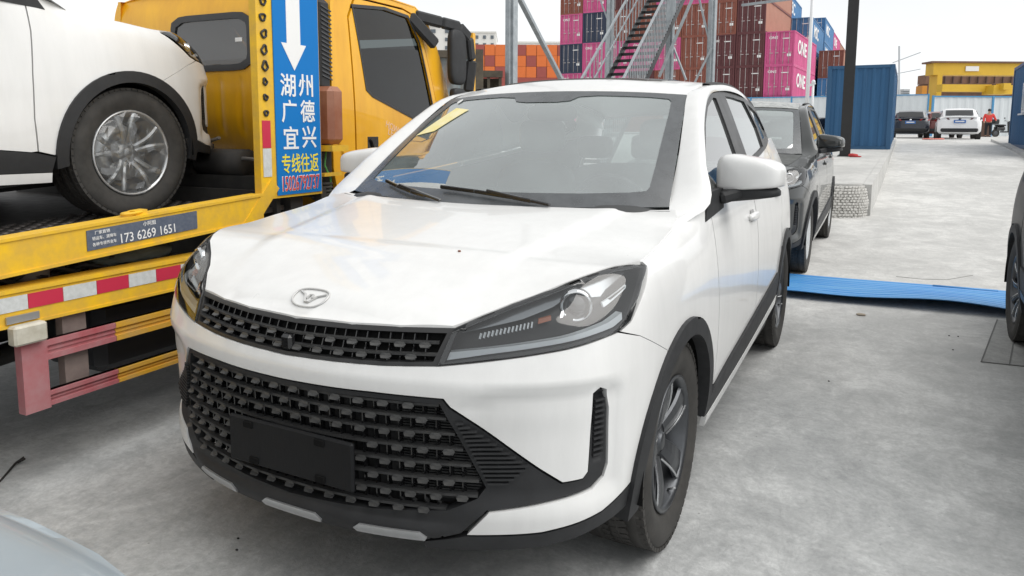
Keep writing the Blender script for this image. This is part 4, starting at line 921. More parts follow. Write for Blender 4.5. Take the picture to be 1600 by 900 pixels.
b = MB(); p = at(1440, 205, 56); b.tube([(p.x, p.y, gz(p.y)), (at(1450, 172, 56))], .04, 6); o = b.build('prop_bar', 'wire'); tag(o, 'thin dark prop bar leaning at the gap in the white fence', 'bar')
# gantry crane beyond
D = 130
gc = thing('gantry_crane', 'yellow gantry crane girders rising behind the white fence', 'crane', (at(1530, 205, D).x, at(1530, 205, D).y, float(gz(140))))
gb = gc.location
def gbox(nm, u0, v0, u1, v1, d0, th, mat, par=gc, off=0):
    """box whose front face spans photo pixels u0..u1, v0..v1 at distance d0, th deep"""
    r_ = Vector((rt.x, rt.y, 0)).normalized(); f_ = Vector((fw.x, fw.y, 0)).normalized(); ah = lambda u, v: CAM_LOC+ray(u, v)*(d0/ray(u, v).dot(f_)); a = ah(u0, v1); c = ah(u1, v0); w_ = (c-a).dot(r_); h_ = c.z-a.z
    m = Matrix(((r_.x, f_.x, 0, a.x), (r_.y, f_.y, 0, a.y), (0, 0, 1, a.z), (0, 0, 0, 1))); bb = MB(); bb.box((w_/2, th/2, h_/2), (w_, th, h_), mat=m)
    return bb.build(nm, mat, par, org=par.location if par else None)
gbox('main_girder', 1458, 98, 1680, 117, 130, 2.5, 'gantry_y'); gbox('leg', 1458, 117, 1473, 215, 130, 2.5, 'gantry_y')
gbox('girder_rail', 1456, 96.5, 1680, 98, 129.6, 3.2, 'gantry_br'); gbox('lower_girder', 1472, 132, 1550, 143, 124, 1.6, 'gantry_y'); gbox('trolley', 1552, 133, 1585, 147, 122, 3, 'gantry_y'); gbox('trolley_cab', 1568, 130, 1580, 140, 121, 2, 'gantry_y')
gbox('board', 1509, 103.5, 1530, 111, 129.8, .15, 'white_ink')
st_ = thing('steel_stack', 'rusty brown steel structure behind the yellow gantry girders', 'steel frame', (at(1500, 205, 150).x, at(1500, 205, 150).y, float(gz(150))))
gbox('beam', 1446, 118, 1620, 131, 150, 3, 'gantry_br', st_); gbox('beam', 1448, 128, 1620, 150, 152, 3, 'gantry_br', st_); gbox('pier', 1445, 131, 1456, 212, 150, 4, 'gantry_br', st_)
for k in range(9): gbox('stiffener', 1476+k*13, 119, 1478+k*13, 130, 149.6, .3, M('rust_dark', (.10, .06, .05), .8) if k == 0 else bpy.data.materials['rust_dark'], st_)
yb = thing('crane_cab', 'small orange yellow crane cabin left of the gantry leg', 'crane cab', at(1445, 150, 128)); gbox('cabin', 1440, 134, 1449, 152, 128, 2, M('orange_cab', (.60, .25, .03), .6), yb); gbox('support', 1442, 152, 1447, 215, 128.4, 1, 'gantry_br', yb)
# thin tower cranes on the skyline
for (u, top, bot, arm, d0, lb) in ((1405, 72, 215, [(1395, 98), (1438, 82)], 500, 'thin grey tower crane with a long jib on the skyline'), (1402, 125, 215, [(1402, 115), (1438, 108)], 560, 'lower thin grey tower crane on the hazy skyline')):
    t = thing('tower_crane', lb, 'crane', at(u, bot, d0), group='tower cranes far away'); b = MB(); b.bar(at(u, bot, d0), at(u, top, d0), .8); b.build('mast', M('far_grey', (.42, .44, .46), .8), t, org=t.location); b = MB(); b.bar(at(*arm[0], d0), at(*arm[1], d0), .6); b.build('jib', bpy.data.materials['far_grey'], t, org=t.location)
gt = thing('far_tower', 'pale grey tower block low on the hazy skyline above the white fence', 'building', at(1415, 212, 600)); gbox('wall', 1407, 139, 1422, 215, 600, 12, M('far_block', (.52, .53, .54), .9), gt)
for r_ in range(6): gbox('window_row', 1408, 142+r_*3, 1421, 143.2+r_*3, 599.6, .3, 'win_dark', gt)
# ------------------------------------------------------------------ shipping containers
CH, CW, CLn = 2.9, 2.44, 12.19
def container(name, label, mat, side=None, group=None, lettering=None, sidelet=None, L=CLn, detail=True):
    t = thing(name, label, 'container', (0, 0, 0), 0, group); x = CW/2
    for s in (-1, 1):
        b = MB(); q0, q1 = ((x-.03, .12), (x-.03, L-.12)) if s > 0 else ((-x+.03, L-.12), (-x+.03, .12)); corr_wall(b, q0, q1, .14, CH-.10, pitch=.55, depth=.05); b.build('side_wall', side or mat, t)
    b = MB(); b.box2((-x+.08, .10, CH-.07), (x-.08, L-.08, CH-.02)); b.build('roof', mat, t)
    b = MB()
    for sx in (-1, 1): b.box2((sx*(x-.07)-.07, 0, .002), (sx*(x-.07)+.07, .14, CH-.002)); b.box2((sx*(x-.07)-.07, L-.14, 0), (sx*(x-.07)+.07, L, CH)); b.box2((sx*(x-.06)-.058, .14, 0), (sx*(x-.06)+.058, L-.14, .14)); b.box2((sx*(x-.06)-.058, .14, CH-.1), (sx*(x-.06)+.058, L-.14, CH))
    b.box2((-x+.14, .01, 0), (x-.14, .13, .15)); b.box2((-x+.14, .01, CH-.12), (x-.14, .13, CH)); b.box2((-x+.1, L-.1, .1), (x-.1, L-.04, CH-.05)); b.build('frame', mat, t)
    for s in (-1, 1):
        b = MB(); x0, x1 = (-x+.15, -.01) if s < 0 else (.01, x-.15)
        b.box2((x0, .055, .16), (x1, .10, CH-.13))
        for k in range(4): z = .35+k*.64; b.box2((x0+.05, .035, z), (x1-.05, .055, z+.34))
        d = b.build('door', mat, t)
        for f in (.28, .72):
            xx = x0+(x1-x0)*f; b = MB(); b.tube([(xx, .012, .12), (xx, .012, CH-.1)], .021, 6); b.box2((xx-.05, -.005, 1.05), (xx+.22, .03, 1.10)); b.box2((xx-.04, -.002, 1.32), (xx+.04, .03, 1.42)); b.build('lock_bar', 'c_bar', d)
        if lettering and s < 0: text('lettering', lettering, 'white_ink', d, ((x0+x1)/2, .028, CH-.52), (1, 0, 0), (0, 0, 1), 1, width=.72, height=.24, depth=.012, bold=.02)
        if s > 0:
            b = MB(); b.box2((x0+.2, .026, CH-.66), (x1-.25, .034, CH-.58)); b.build('marking', 'white_ink', d); b = MB(); b.box2((x0+.62, .026, .75), (x1-.12, .034, .98)); b.build('plate', 'white_ink', d)
    if sidelet: text('side_lettering', sidelet, 'white_ink', t, (x-.028, 4.2, 1.75), (0, 1, 0), (0, 0, 1), 1, width=4.6, height=1.25, depth=.02, bold=.02)
    return t
CG = 'shipping containers stacked in the port yard'
protos = {}
def cput(kind, loc, rz, label):
    mat, side, let, sl, word = kinds[kind]
    if kind not in protos: t = container('shipping_container', label, mat, side, CG, let, sl); protos[kind] = t
    else: t = copy_tree(protos[kind])
    t.location = loc; t.rotation_euler = (0, 0, rz); t['label'] = label; return t
kinds = {'P': ('c_pink', None, 'ONE', 'ONE', 'bright pink'), 'M': ('c_maroon', 'c_tan', None, None, 'dark maroon'), 'T': ('c_maroon', 'c_tan', 'tex', None, 'dark maroon'), 'B': ('c_brown', 'c_tan', None, None, 'reddish brown'), 'N': ('c_navy', None, None, None, 'navy blue'), 'U': ('c_blue', None, 'CMA', 'CMA', 'mid blue')}
kinds['U'] = ('c_blue', None, None, 'MSC', 'mid blue')
RZC = R(-3.0); c0 = Vector((-6.45, 66.3)); ax_ = Vector((math.cos(RZC), math.sin(RZC))); ay_ = Vector((-math.sin(RZC), math.cos(RZC)))
Z0 = 1.43
front = ['PPNPB', 'BPPNP', 'BPPBM', 'PMPBB', 'PBPBP', 'MBBBP', 'BMTBB', 'MMMMB', 'MPP']     # nine columns left to right, tiers bottom to top
ordn = ['leftmost', 'second', 'third', 'fourth', 'fifth', 'sixth', 'seventh', 'eighth', 'rightmost']
tiern = ['ground', 'second', 'third', 'fourth', 'fifth']
for i, colm in enumerate(front):
    for j, k in enumerate(colm):
        if j == 0: 
            if i != 8 and i != 0: continue
        p = c0+ax_*((i-8)*2.50-CW/2)
        lb = '%s container, %s column of the near door-end wall, %s tier up' % (kinds[k][4], ordn[i] if i in (0, 8) else ordn[i]+' from left in', tiern[j])
        lb = '%s container in the %s column of the nearest stack, %s tier' % (kinds[k][4], ordn[i], tiern[j])
        cput(k, (p.x, p.y, Z0+j*CH), RZC, lb)
# support tier hidden behind the cars keeps the stack standing
b = MB(); 
for i in range(1, 8): p = c0+ax_*((i-8)*2.50-CW/2); b.box((p.x+ay_.x*6, p.y+ay_.y*6, Z0+CH/2), (CW, CLn, CH-.01), rz=RZC)
o = b.build('container_row', 'c_brown'); tag(o, 'brown bottom row of containers under the nearest stack', 'containers', kind='stuff')
bayn = ['first', 'second', 'third', 'fourth', 'fifth', 'sixth']
def bay(colm, x, y, what, sz=1.0):
    for j, k in enumerate(colm):
        if k == ' ': continue
        t = cput(k, (x, y, Z0+j*CH*sz), R(-.4), '%s container, %s tier of the %s' % (kinds[k][4], tiern[j], what)); t.scale = (1, 1, sz)
bay('UUUU', c0.x-CW/2+.1, 79.3, 'stack right behind the pink pair')
bay('UUUUU', c0.x-CW/2-2.45, 79.5, 'high blue stack behind the maroon column')
for bi, colm in enumerate(('UUUUU', 'UUUUP', 'UUUUB', 'UUUBU')): bay(colm, c0.x-CW/2+.2, 92.4+12.9*bi, '%s stack stepping down towards the black post' % bayn[bi], .92)
for bi, colm in enumerate(('UUB', 'UUU', 'UUM')): bay(colm, c0.x-CW/2+2.85, 84+12.9*bi, '%s low stack left of the blue site container' % bayn[bi])
# orange containers far to the left
DO = 178.0; ob = at(741, 206, DO); ro = Vector((rt.x, rt.y, 0)).normalized(); fo_ = Vector((fw.x, fw.y, 0)).normalized(); rzo = math.atan2(ro.y, ro.x)
pat = ['OROOOORO', 'OROOOROO', 'RORRROOR', 'RRORRORR']
def far_container(mat):
    b = MB(); b.box2((-1.2, 0, .03), (1.2, 12.1, 2.58)); t = b.build('shipping_container', mat)
    return t
fp = {}
n0 = 0
for r_ in range(3):
    for k in range(11):
        ch = 'O' if (k*7+r_*5) % 4 else 'R'
        if ch not in fp: fp[ch] = far_container('c_orange' if ch == 'O' else 'c_red'); t = fp[ch]
        else: t = fp[ch].copy(); COL.objects.link(t)
        p = ob+ro*(1.25+k*2.5)+fo_*0; t.location = (p.x, p.y, 1.4+(7-r_)*2.6); t.rotation_euler = (0, 0, rzo)
        tag(t, '%s container, %s from left, %s tier of the distant stack left of stairs' % ('orange' if ch == 'O' else 'dull red', ['first', 'second', 'third', 'fourth', 'fifth', 'sixth', 'seventh', 'eighth', 'ninth', 'tenth', 'last'][k], ['top', 'second', 'third'][r_]), 'container', 'distant orange and red containers')
b = MB(); a = ob+ro*13.7; b.box((a.x+fo_.x*6, a.y+fo_.y*6, 1.4+6.5), (27.4, 12, 13), rz=rzo); o = b.build('container_row', 'c_red'); tag(o, 'lower tiers of the distant orange container stack', 'containers', kind='stuff')
# apartment blocks on the skyline
def block(label, u0, u1, vt, d0, depth, rows, cols, vstep, rot=0):
    t = thing('apartment_building', label, 'building', at((u0+u1)/2, 207, d0)); w_ = gbox('wall', u0, vt, u1, 209, d0, depth, 'apart', t)
    for r_ in range(rows):
        for c_ in range(cols):
            uu = u0+(u1-u0)*(c_+.5)/cols; vv = vt+vstep*(r_+.45); wd = (u1-u0)/cols*.19
            f_ = gbox('window', uu-wd, vv, uu+wd, vv+vstep*.42, d0-.35, .3, 'win_dark', t)
    gbox('parapet', u0-.6, vt-1.2, u1+.6, vt+.6, d0-.5, depth+1, 'apart', t)
    return t
block('white apartment block with dark square windows behind the truck mirror', 715, 775, 50, 300, 30, 5, 5, 12)
block('taller white block end with a grey window bay beside the truck mirror', 664, 712, 40, 280, 20, 6, 2, 13)
block('long white rooftop showing above the distant orange containers', 806, 884, 66, 330, 20, 1, 8, 9)
# ------------------------------------------------------------------ old containers just behind the truck
c1 = at(746, 100, 10.6); oc = thing('old_container', 'rust streaked pale blue container behind the yellow truck cab', 'container', (c1.x, c1.y, 0), R(34))
for q0, q1 in (((-2.5, 0), (0, 0)), ((0, 0), (0, 3)), ((-2.5, 3), (-2.5, 0))): b = MB(); corr_wall(b, q0, q1, .1, 2.50, .3, .04); b.build('wall', 'rust_blue', oc)
for (x, y) in ((-2.5, 0), (0, 0), (0, 3)): MB().box2((x-.08, y-.08, 0), (x+.08, y+.08, 2.56)).build('corner_post', 'rust', oc)
MB().box2((-2.42, -.07, 2.44), (-.08, .07, 2.54)).build('top_rail', 'rust', oc)
c1 = at(781, 115, 12.6); cr_ = thing('steel_skip', 'dark rusty open steel skip between the blue container and galvanised post', 'skip', (c1.x, c1.y, 0), R(33))
for q0, q1 in (((-1.6, 0), (0, 0)), ((0, 0), (0, 2)), ((-1.6, 2), (-1.6, 0))): b = MB(); corr_wall(b, q0, q1, .1, 2.30, .34, .06); b.build('wall', 'rust', cr_)
for k in range(9): MB().box2((-.2*k-.025, -.10, .1), (-.2*k+.025, -.004, 2.3)).build('rib', 'rust', cr_)
MB().box2((-1.64, -.12, 2.31), (.04, .02, 2.42)).build('rim', 'rust', cr_); MB().box2((-1.6, -.085, 1.9), (0, -.005, 1.98)).build('rail', 'rust', cr_)
# ------------------------------------------------------------------ galvanised stair tower
tw = thing('stair_tower', 'galvanised steel stair tower with black treads rising behind the white SUV roof', 'staircase', (-4.2, 17, float(gz(17))))
def tb(nm, bb, mat): return bb.build(nm, mat, tw, org=tw.location)
H_ = 7.5
def ground_pt(u, v, d0): p = at(u, v, d0); return p
p0 = at(799, 100, 12.6); pA = at(953, 60, 20.5); pB = at(1047, 60, 19.5); pC = at(1112, 60, 18.8)
for p, w_ in ((p0, .20), (pA, .20), (pB, .21), (pC, .20)):
    b = MB(); b.box((p.x, p.y, H_/2+.2), (w_, w_*.5, H_), rz=R(-20)); b.box((p.x, p.y, H_/2+.2), (w_*.5, w_, H_), rz=R(-20)); tb('post', b, 'galv')
def brace(u0, v0, d0, u1, v1, d1, w_=.07, mat='galv'):
    b = MB(); b.bar(at(u0, v0, d0), at(u1, v1, d1), w_, w_*.8); tb('brace', b, mat)
brace(809, -8, 12.7, 898, 165, 15.5, .085); brace(1085, -10, 19, 1030, 120, 19.4, .10); brace(1090, -12, 18.9, 1112, 80, 18.8, .05); brace(1112, 75, 18.7, 1080, 140, 19, .06); brace(1045, 55, 19.6, 1072, 125, 19.3, .05); brace(1160, 8, 18.5, 1238, -2, 17.0, .07); brace(938, 0, 20.6, 960, 60, 20.5, .04)
# flight of steps climbing along +Y
s0 = at(984, 113, 17.8); sx, sy, sz = s0.x, s0.y, s0.z; wst = .95; rise, run = .185, .25
for k in range(-13, 16):
    b = MB(); z = sz+k*rise; y = sy+k*run; b.box2((sx-wst/2, y, z-.035), (sx+wst/2, y+.25, z)); b.box2((sx-wst/2, y, z-.075), (sx+wst/2, y+.012, z-.035)); tb('tread', b, 'steel_black')
for s in (-1, 1):
    a = (sx+s*(wst/2+.02), sy-13*run, sz-13*rise-.02); c = (sx+s*(wst/2+.02), sy+16*run, sz+16*rise-.02); b = MB(); b.bar(a, c, .03, .16); tb('stringer', b, 'steel_black')
    b = MB(); b.bar((a[0], a[1], a[2]+1.15), (c[0], c[1], c[2]+1.15), .045, .045); tb('handrail', b, 'galv')
    if s < 0: b = MB(); b.bar((a[0], a[1], a[2]+.62), (c[0], c[1], c[2]+.62), .03, .03); tb('middle_rail', b, 'galv')
    for k in range(-13, 16):
        for q_ in ((.25, .75) if s > 0 else (.5,)):
            b = MB(); y = sy+(k+q_)*run; z = sz+(k+q_)*rise; b.box2((a[0]-.010, y-.010, z-.02), (a[0]+.010, y+.010, z+1.1)); tb('baluster', b, 'galv')
b = MB(); b.box2((sx-.8, sy+16*run, sz+15.5*rise), (sx+2.2, sy+16*run+1.6, sz+16*rise)); tb('landing', b, 'galv')
# ------------------------------------------------------------------ lamp poles
for (u, v0, d0, r_, name, lb) in ((1261, 160, 45, .10, 'light_pole', 'tall slim white light pole in front of the pink containers'),):
    p = at(u, v0, d0); t = thing(name, lb, 'pole', (p.x, p.y, float(gz(p.y)))); b = MB(); b.tube([(p.x, p.y, gz(p.y)), (p.x, p.y, 13)], [r_*1.25, r_*.85], 10); b.build('shaft', M('white_pole', (.72, .73, .74), .4), t, org=t.location); b = MB(); b.tube([(p.x, p.y, gz(p.y)), (p.x, p.y, gz(p.y)+.3)], .2, 10); b.build('base', 'galv', t, org=t.location); b = MB(); b.box((p.x+.5, p.y, 13), (1.2, .25, .12)); b.build('lamp_head', 'galv', t, org=t.location)
p = at(1269, 165, 38); t = thing('camera_pole', 'short white pole with a small camera head left of the blue container', 'pole', (p.x, p.y, float(gz(p.y)))); zt = at(1269, 130, 38).z
b = MB(); b.tube([(p.x, p.y, gz(p.y)), (p.x, p.y, zt)], .06, 8); b.build('shaft', bpy.data.materials['white_pole'], t, org=t.location); b = MB(); b.bar((p.x-.25, p.y, zt-.15), (p.x+.1, p.y, zt), .10, .12); b.build('camera_head', bpy.data.materials['white_pole'], t, org=t.location); A = superell((p.x, p.y, zt+.05), (.1, .1, .12), 1, 1, 10, 14); obj('dome', A.reshape(-1, 3), _gf(A.shape), bpy.data.materials['white_pole'], t, True, org=t.location)
# ------------------------------------------------------------------ yellow tow truck (local frame: right-hand face at x=0, +y forward)
MAT.update(
 ty=M('truck_yellow', (.88, .46, .008), .36, coat=.4, c2=(.74, .36, .010), vs=3.5, stretch=(2, 2, .5), det=9),
 deck_y=M('deck_yellow', (.86, .52, .015), .5, c2=(.62, .38, .06), vs=9, det=8, spec=.4),
 deck_plate=M('deck_plate', (.105, .095, .088), .6, metal=.3, c2=(.055, .05, .047), vs=14),
 dimple=M('deck_dimple', (.17, .155, .145), .5, metal=.4, c2=(.09, .08, .075), vs=30),
 guard_red=M('guard_faded_red', (.42, .085, .10), .65, c2=(.44, .22, .23), vs=5, det=8),
 guard_y=M('guard_yellow', (.72, .38, .02), .55, c2=(.60, .36, .10), vs=7, det=8),
 tape_red=M('reflective_red', (.55, .035, .075), .35), tape_white=M('reflective_white', (.66, .68, .68), .4, c2=(.52, .54, .53), vs=40),
 sign_blue=M('sign_blue', (.004, .17, .50), .6, spec=.25), plate_blue=M('plate_grey_blue', (.075, .095, .14), .55, c2=(.12, .14, .18), vs=60),
 chassis=M('chassis_black', (.018, .018, .018), .6, c2=(.04, .037, .034), vs=8), brown_box=M('brown_tank', (.26, .085, .04), .35, c2=(.34, .15, .09), vs=6), dirty_white=M('dirty_white', (.60, .58, .50), .5, c2=(.45, .42, .34), vs=20), grey_green=M('grey_green_tarp', (.16, .19, .17), .8, var=.3, vs=8),
)
tr_ = thing('tow_truck', 'yellow flatbed tow truck with a blue sign board, white SUV on its deck', 'truck', (-1.41, 0, 0), R(2.0))
SL = math.tan(R(3.1)); dz = lambda y: SL*y
def tilt(b):   # lean the upper deck: it rises towards the cab
    b.v = [(x, y, z+dz(y)) for x, y, z in b.v]; return b
def tp(nm, b, mat, par=None): return b.build(nm, mat, par or tr_, org=(0, 0, 0))
YB, YF = -4.2, 1.34
for s, x0 in (('r', 0), ('l', -2.46)):
    b = MB(); b.box2((x0-.012, YB, .845), (x0, YF, .968)); b.box2((x0-.085, YB, .968), (x0+.006, YF, .980)); b.box2((x0-.085, YB, .835), (x0+.006, YF, .848)); r_ = tp('side_rail', tilt(b), 'deck_y')
    if s == 'r': rail = r_
b = MB(); b.box2((-2.45, YB, .855), (-.09, YF+.25, .880)); deck = tp('deck', tilt(b), 'deck_plate')
b = MB(); k = 0
for iy in range(0, 62):
    for ix in range(0, 10):
        y = YF+.15-iy*.052; x = -.13-(ix+.5*(iy % 2))*.085; b.lathe([(.021, .0), (.019, .007), (.012, .0075), (.011, .001)], 8, Matrix.Translation((x, y, .880+dz(y))) @ Matrix.Rotation(R(-90), 4, 'Y'))
o = tp('dimples', b, 'dimple', deck); o['kind'] = 'stuff'
# phone plate on the rail
b = MB(); b.box2((.0005, .352, .871), (.004, .905, .955)); pt = tp('phone_plate', tilt(b), 'plate_blue', rail)
def ptext(s, y, z, w_, h_, mat='white_ink'): text('lettering', s, mat, pt, (.0055, y, z+dz(y)), (0, 1, SL), (0, 0, 1), .05, width=w_, height=h_, depth=.0012, bold=.004)
ptext('173 6269 1651', .640, .896, .275, .040); ptext('厂家直销', .42, .941, .068, .015); ptext('轿运车、清障车', .428, .918, .108, .0155); ptext('各种专项作业车', .428, .893, .108, .0155); ptext('小阿姐', .645, .940, .065, .020)
for y in (.62, -.35):   # lashing rings
    b = MB(); b.box2((-.06, y-.03, .980), (-.01, y+.03, 1.0)); ring_ = [(-.03+.022*math.cos(a), y-.03+.05*math.sin(a), .992) for a in np.linspace(0, 2*math.pi, 14, endpoint=False)]; b.tube(ring_, .007, 6, closed=True); tp('lashing_ring', tilt(b), 'deck_y')
# lower body rail with reflective tape
b = MB(); b.box2((-.012, YB, .657), (.0, .98, .775)); b.box2((-.10, YB, .775), (.008, .98, .790)); b.box2((-.10, YB, .645), (.004, .98, .657)); lr = tp('lower_rail', b, 'deck_y')
ys_ = [-.17, -.03, .103, .24, .382, .53, .667, .80, .93]
for i in range(len(ys_)-1): b = MB(); b.box2((.0005, ys_[i]+.001, .705), (.003, ys_[i+1]-.001, .762)); tp('reflector_tape', b, 'tape_red' if i % 2 == 0 else 'tape_white', lr)
b = MB(); b.box2((-2.4, YB, .74), (-.102, 1.0, .765)); lp = tp('lower_deck', b, 'deck_plate')
b = MB()
for iy in range(24):
    for ix in range(5): y = .95-iy*.052; x = -.14-(ix+.5*(iy % 2))*.085; b.lathe([(.021, .0), (.019, .007), (.012, .0075), (.011, .001)], 8, Matrix.Translation((x, y, .765)) @ Matrix.Rotation(R(-90), 4, 'Y'))
o = tp('dimples', b, 'dimple', lp); o['kind'] = 'stuff'
# things lying between the decks
bk = MB(); bk.lathe([(.0005, 0), (.075, 0), (.09, .11), (.083, .11), (.07, .012), (.0005, .012)], 20, Matrix.Translation((-.25, .26, .767)) @ Matrix.Rotation(R(-90), 4, 'Y')); o = tp('pot', bk, M('beige_bucket', (.30, .27, .23), .8), None); o.parent = None; o.location = (-1.41, 0, 0); o.rotation_euler = (0, 0, R(2)); tag(o, 'small beige bucket standing between the two yellow decks of the truck', 'bucket')
tb_ = MB(); A = superell((-.28, .75, .80), (.12, .22, .055), .9, .9, 12, 22); A += RNG.normal(0, .006, A.shape); tb_.add(*_g(A), True); o = tp('tarp', tb_, 'grey_green', None); o.parent = None; o.location = (-1.41, 0, 0); o.rotation_euler = (0, 0, R(2)); tag(o, 'grey green folded tarpaulin stuffed under the upper truck deck', 'tarpaulin')
cl_ = MB()
for k in range(7): cl_.tube([(-.16-.02*k, -.1+.13*k, .78), (-.2, -.05+.13*k, .80+.01*(k % 2)), (-.17, .03+.13*k, .775)], .012, 6)
tp('chain', cl_, 'chassis')
b = MB(); b.box2((-2.3, YB, .79), (-.35, 1.0, .835)); tp('sub_frame', b, 'chassis')
# side guard: two grooved rails and an end plate
def grail(z0, z1, y0, y1, mat):
    b = MB(); h = z1-z0; b.box2((-.03, y0, z0), (-.006, y1, z1)); b.box2((-.03, y0, z0), (.004, y1, z0+h*.28)); b.box2((-.03, y0, z1-h*.28), (.004, y1, z1)); b.box2((-.03, y0, z0+h*.45), (-.001, y1, z0+h*.55)); tp('guard_rail', b, mat)
for (z0, z1) in ((.302, .360), (.487, .565)): grail(z0, z1, .162, .456, 'guard_red'); grail(z0, z1, .458, 1.75, 'guard_y')
b = MB(); b.box2((-.035, .062, .296), (.008, .160, .570)); tp('guard_end', b, 'guard_red')
for y in (.30, 1.2): b = MB(); b.box2((-.075, y-.05, .33), (-.033, y+.05, .655)); b.box2((-.11, y-.012, .33), (-.075, y+.012, .655)); tp('guard_bracket', b, M('dusty_bracket', (.17, .13, .12), .8, c2=(.25, .20, .18), vs=9) if y < 1 else bpy.data.materials['dusty_bracket'])
b = MB(); b.box2((.0045, .016, .662), (.012, .137, .690)); tp('lamp_bracket', b, 'silver')
b = MB(); b.box((.022, .083, .616), (.05, .125, .076), bev=.008); tp('marker_lamp', b, 'dirty_white')
# tank and chassis in the dark
b = MB(); b.box2((-.55, .46, .31), (-.12, 1.6, .64), bev=.04); tp('tank', b, M('tank_black', (.022, .023, .026), .35))
b = MB(); b.box2((-.75, YB, .42), (-.65, 3.6, .64)); b.box2((-1.75, YB, .42), (-1.65, 3.6, .64))
tp('chassis_rail', b, 'chassis')
b = MB(); b.tube([(-.62, .95, .42), (-.62, .2, .36), (-.60, -.5, .40)], .05, 8); tp('pipe', b, 'chassis')
for (x, y, dbl) in ((-.28, -2.0, 1), (-2.1, -2.0, 1), (-.28, 2.85, 0), (-2.0, 2.85, 0)):
    w_ = make_tyre(tr_, 'wheel', .22, .40, .24, False); w_.location = (x, y, .40); d = MB(); d.lathe([(.235, .07), (.20, .05), (.12, .03), (.10, .08), (.0005, .09)], 24); d.build('rim', 'dirty_white', w_, org=(0, 0, 0))
    if x < -1: w_.rotation_euler = (0, 0, math.pi)
# front sign plate at the deck corner
b = MB(); b.box2((-.05, 1.335, 1.02), (-.004, 1.815, 2.75)); pp = tp('sign_pillar', b, 'deck_y')
b = MB(); b.box2((-.0035, 1.448, 1.035), (.002, 1.806, 2.74)); sp = tp('sign_board', b, 'sign_blue')
def st2(s, y, z, w_, h_, mat='white_ink', bold=.014): return text('lettering', s, mat, sp, (.0035, y, z), (0, 1, 0), (0, 0, 1), .1, width=w_, height=h_, depth=.0016, bold=bold)
b = MB(); Mx = Matrix(((0, 0, 1, .0022), (1, 0, 0, 0), (0, 1, 0, 0), (0, 0, 0, 1)))
b.prism([(1.548, 2.74), (1.548, 1.855), (1.505, 1.855), (1.602, 1.712), (1.70, 1.855), (1.655, 1.855), (1.655, 2.74)], Mx, .002); tp('arrow', b, 'white_ink', sp)
for s, y, z in (('湖', 1.548, 1.630), ('州', 1.690, 1.636), ('广', 1.552, 1.490), ('德', 1.700, 1.494), ('宜', 1.560, 1.346), ('兴', 1.708, 1.350)): st2(s, y, z, .118, .124)
st2('专线往返', 1.632, 1.205, .298, .108, 'yellow_ink', .008); st2('15026792737', 1.634, 1.095, .305, .088, 'white_ink', .02); 
for o in [st2('15026792737', 1.634, 1.095, .300, .080, 'red_ink', .0)]: o.location.x += .0016
for k in range(11):      # black rings painted down the yellow edge
    z = 1.475+k*.082; y = 1.385+random.uniform(-.006, .006); rr = .018 if k > 2 else .013; b = MB(); b.tube([(.0005, y+rr*1.0*math.cos(a)*(1+.25*math.sin(3*a+k)), z+rr*1.15*math.sin(a)*(1+.25*math.cos(2*a+k))) for a in np.linspace(0, 2*math.pi, 14, endpoint=False)], .0062, 5, closed=True)
    tp('black_ring', b, 'chassis', pp)
b = MB(); b.box2((-.0035, 1.352, 1.293), (-.001, 1.412, 1.437)); tp('reflector', b, 'tape_red', pp); b = MB(); b.box2((-.0035, 1.352, 1.140), (-.001, 1.412, 1.290)); tp('reflector', b, 'tape_white', pp)
b = MB(); b.bar((-.02, 1.17, .83), (-.02, 1.43, 1.10), .05, .075); tp('diagonal_brace', b, 'deck_y')
b = MB(); b.box2((-.06, 1.815, .70), (-.01, 1.86, 1.05)); b.box2((-2.4, 1.60, .80), (-.05, 1.70, 1.12)); tp('deck_head', b, 'chassis')
b = MB(); b.box2((-2.4, 1.50, .93), (-.06, 1.53, 1.05)); tp('deck_stop', b, 'chassis')
# winch and bits in front of the deck
b = MB(); b.lathe([(.0005, -.18), (.085, -.18), (.085, .18), (.0005, .18)], 18, Matrix.Translation((-.62, 1.68, 1.19))); b.box2((-.90, 1.6, 1.1), (-.82, 1.78, 1.30)); tp('winch', b, 'chassis'); b = MB(); b.tube([(-1.2, 1.62, 1.20), (-.9, 1.62, 1.24), (-.4, 1.64, 1.22), (-.08, 1.66, 1.20)], .012, 6); b.tube([(-.72, 1.66, 1.25), (-.72, 1.66, 1.33)], .014, 6); b.tube([(-.72, 1.66, 1.32), (-.6, 1.62, 1.34)], .010, 6); tp('lever', b, M('dirty_steel', (.20, .19, .18), .5, metal=.5))
# cab ---------------------------------------------------------------------------------------
X1, X0, Y0, Y1 = -.09, -2.02, 2.03, 3.72
def cab_side(y, z, off=0., x=X1): return np.stack([x-.05*np.clip((z-1.45)/.8, 0, 1.3)**1.6-.10*np.clip((y-3.2)/.5, 0, 1)**2+off, np.asarray(y, float), np.asarray(z, float)], -1)
def cab_side_l(y, z, off=0.): P = cab_side(y, z, off); P[:, 0] = X0+X1-P[:, 0]; return P
win = [(2.30, 2.165), (2.385, 1.66), (2.45, 1.62), (2.98, 1.475), (3.19, 1.565), (3.055, 2.02), (2.93, 2.185), (2.65, 2.20)]
shell = [(2.03, 2.28), (2.03, 1.16), (2.07, .98), (2.16, .80), (2.30, .74), (3.0, .74), (3.35, .62), (3.70, .60), (3.72, 1.2), (3.60, 1.5), (3.30, 2.05), (3.18, 2.22), (3.05, 2.285), (2.5, 2.30)]
doorp = chaikin([(2.245, 2.225), (2.262, 1.10), (2.30, .86), (3.02, .86), (3.26, 1.05), (3.33, 1.45), (3.245, 1.60), (3.10, 2.07), (2.96, 2.235)], 1, .12)
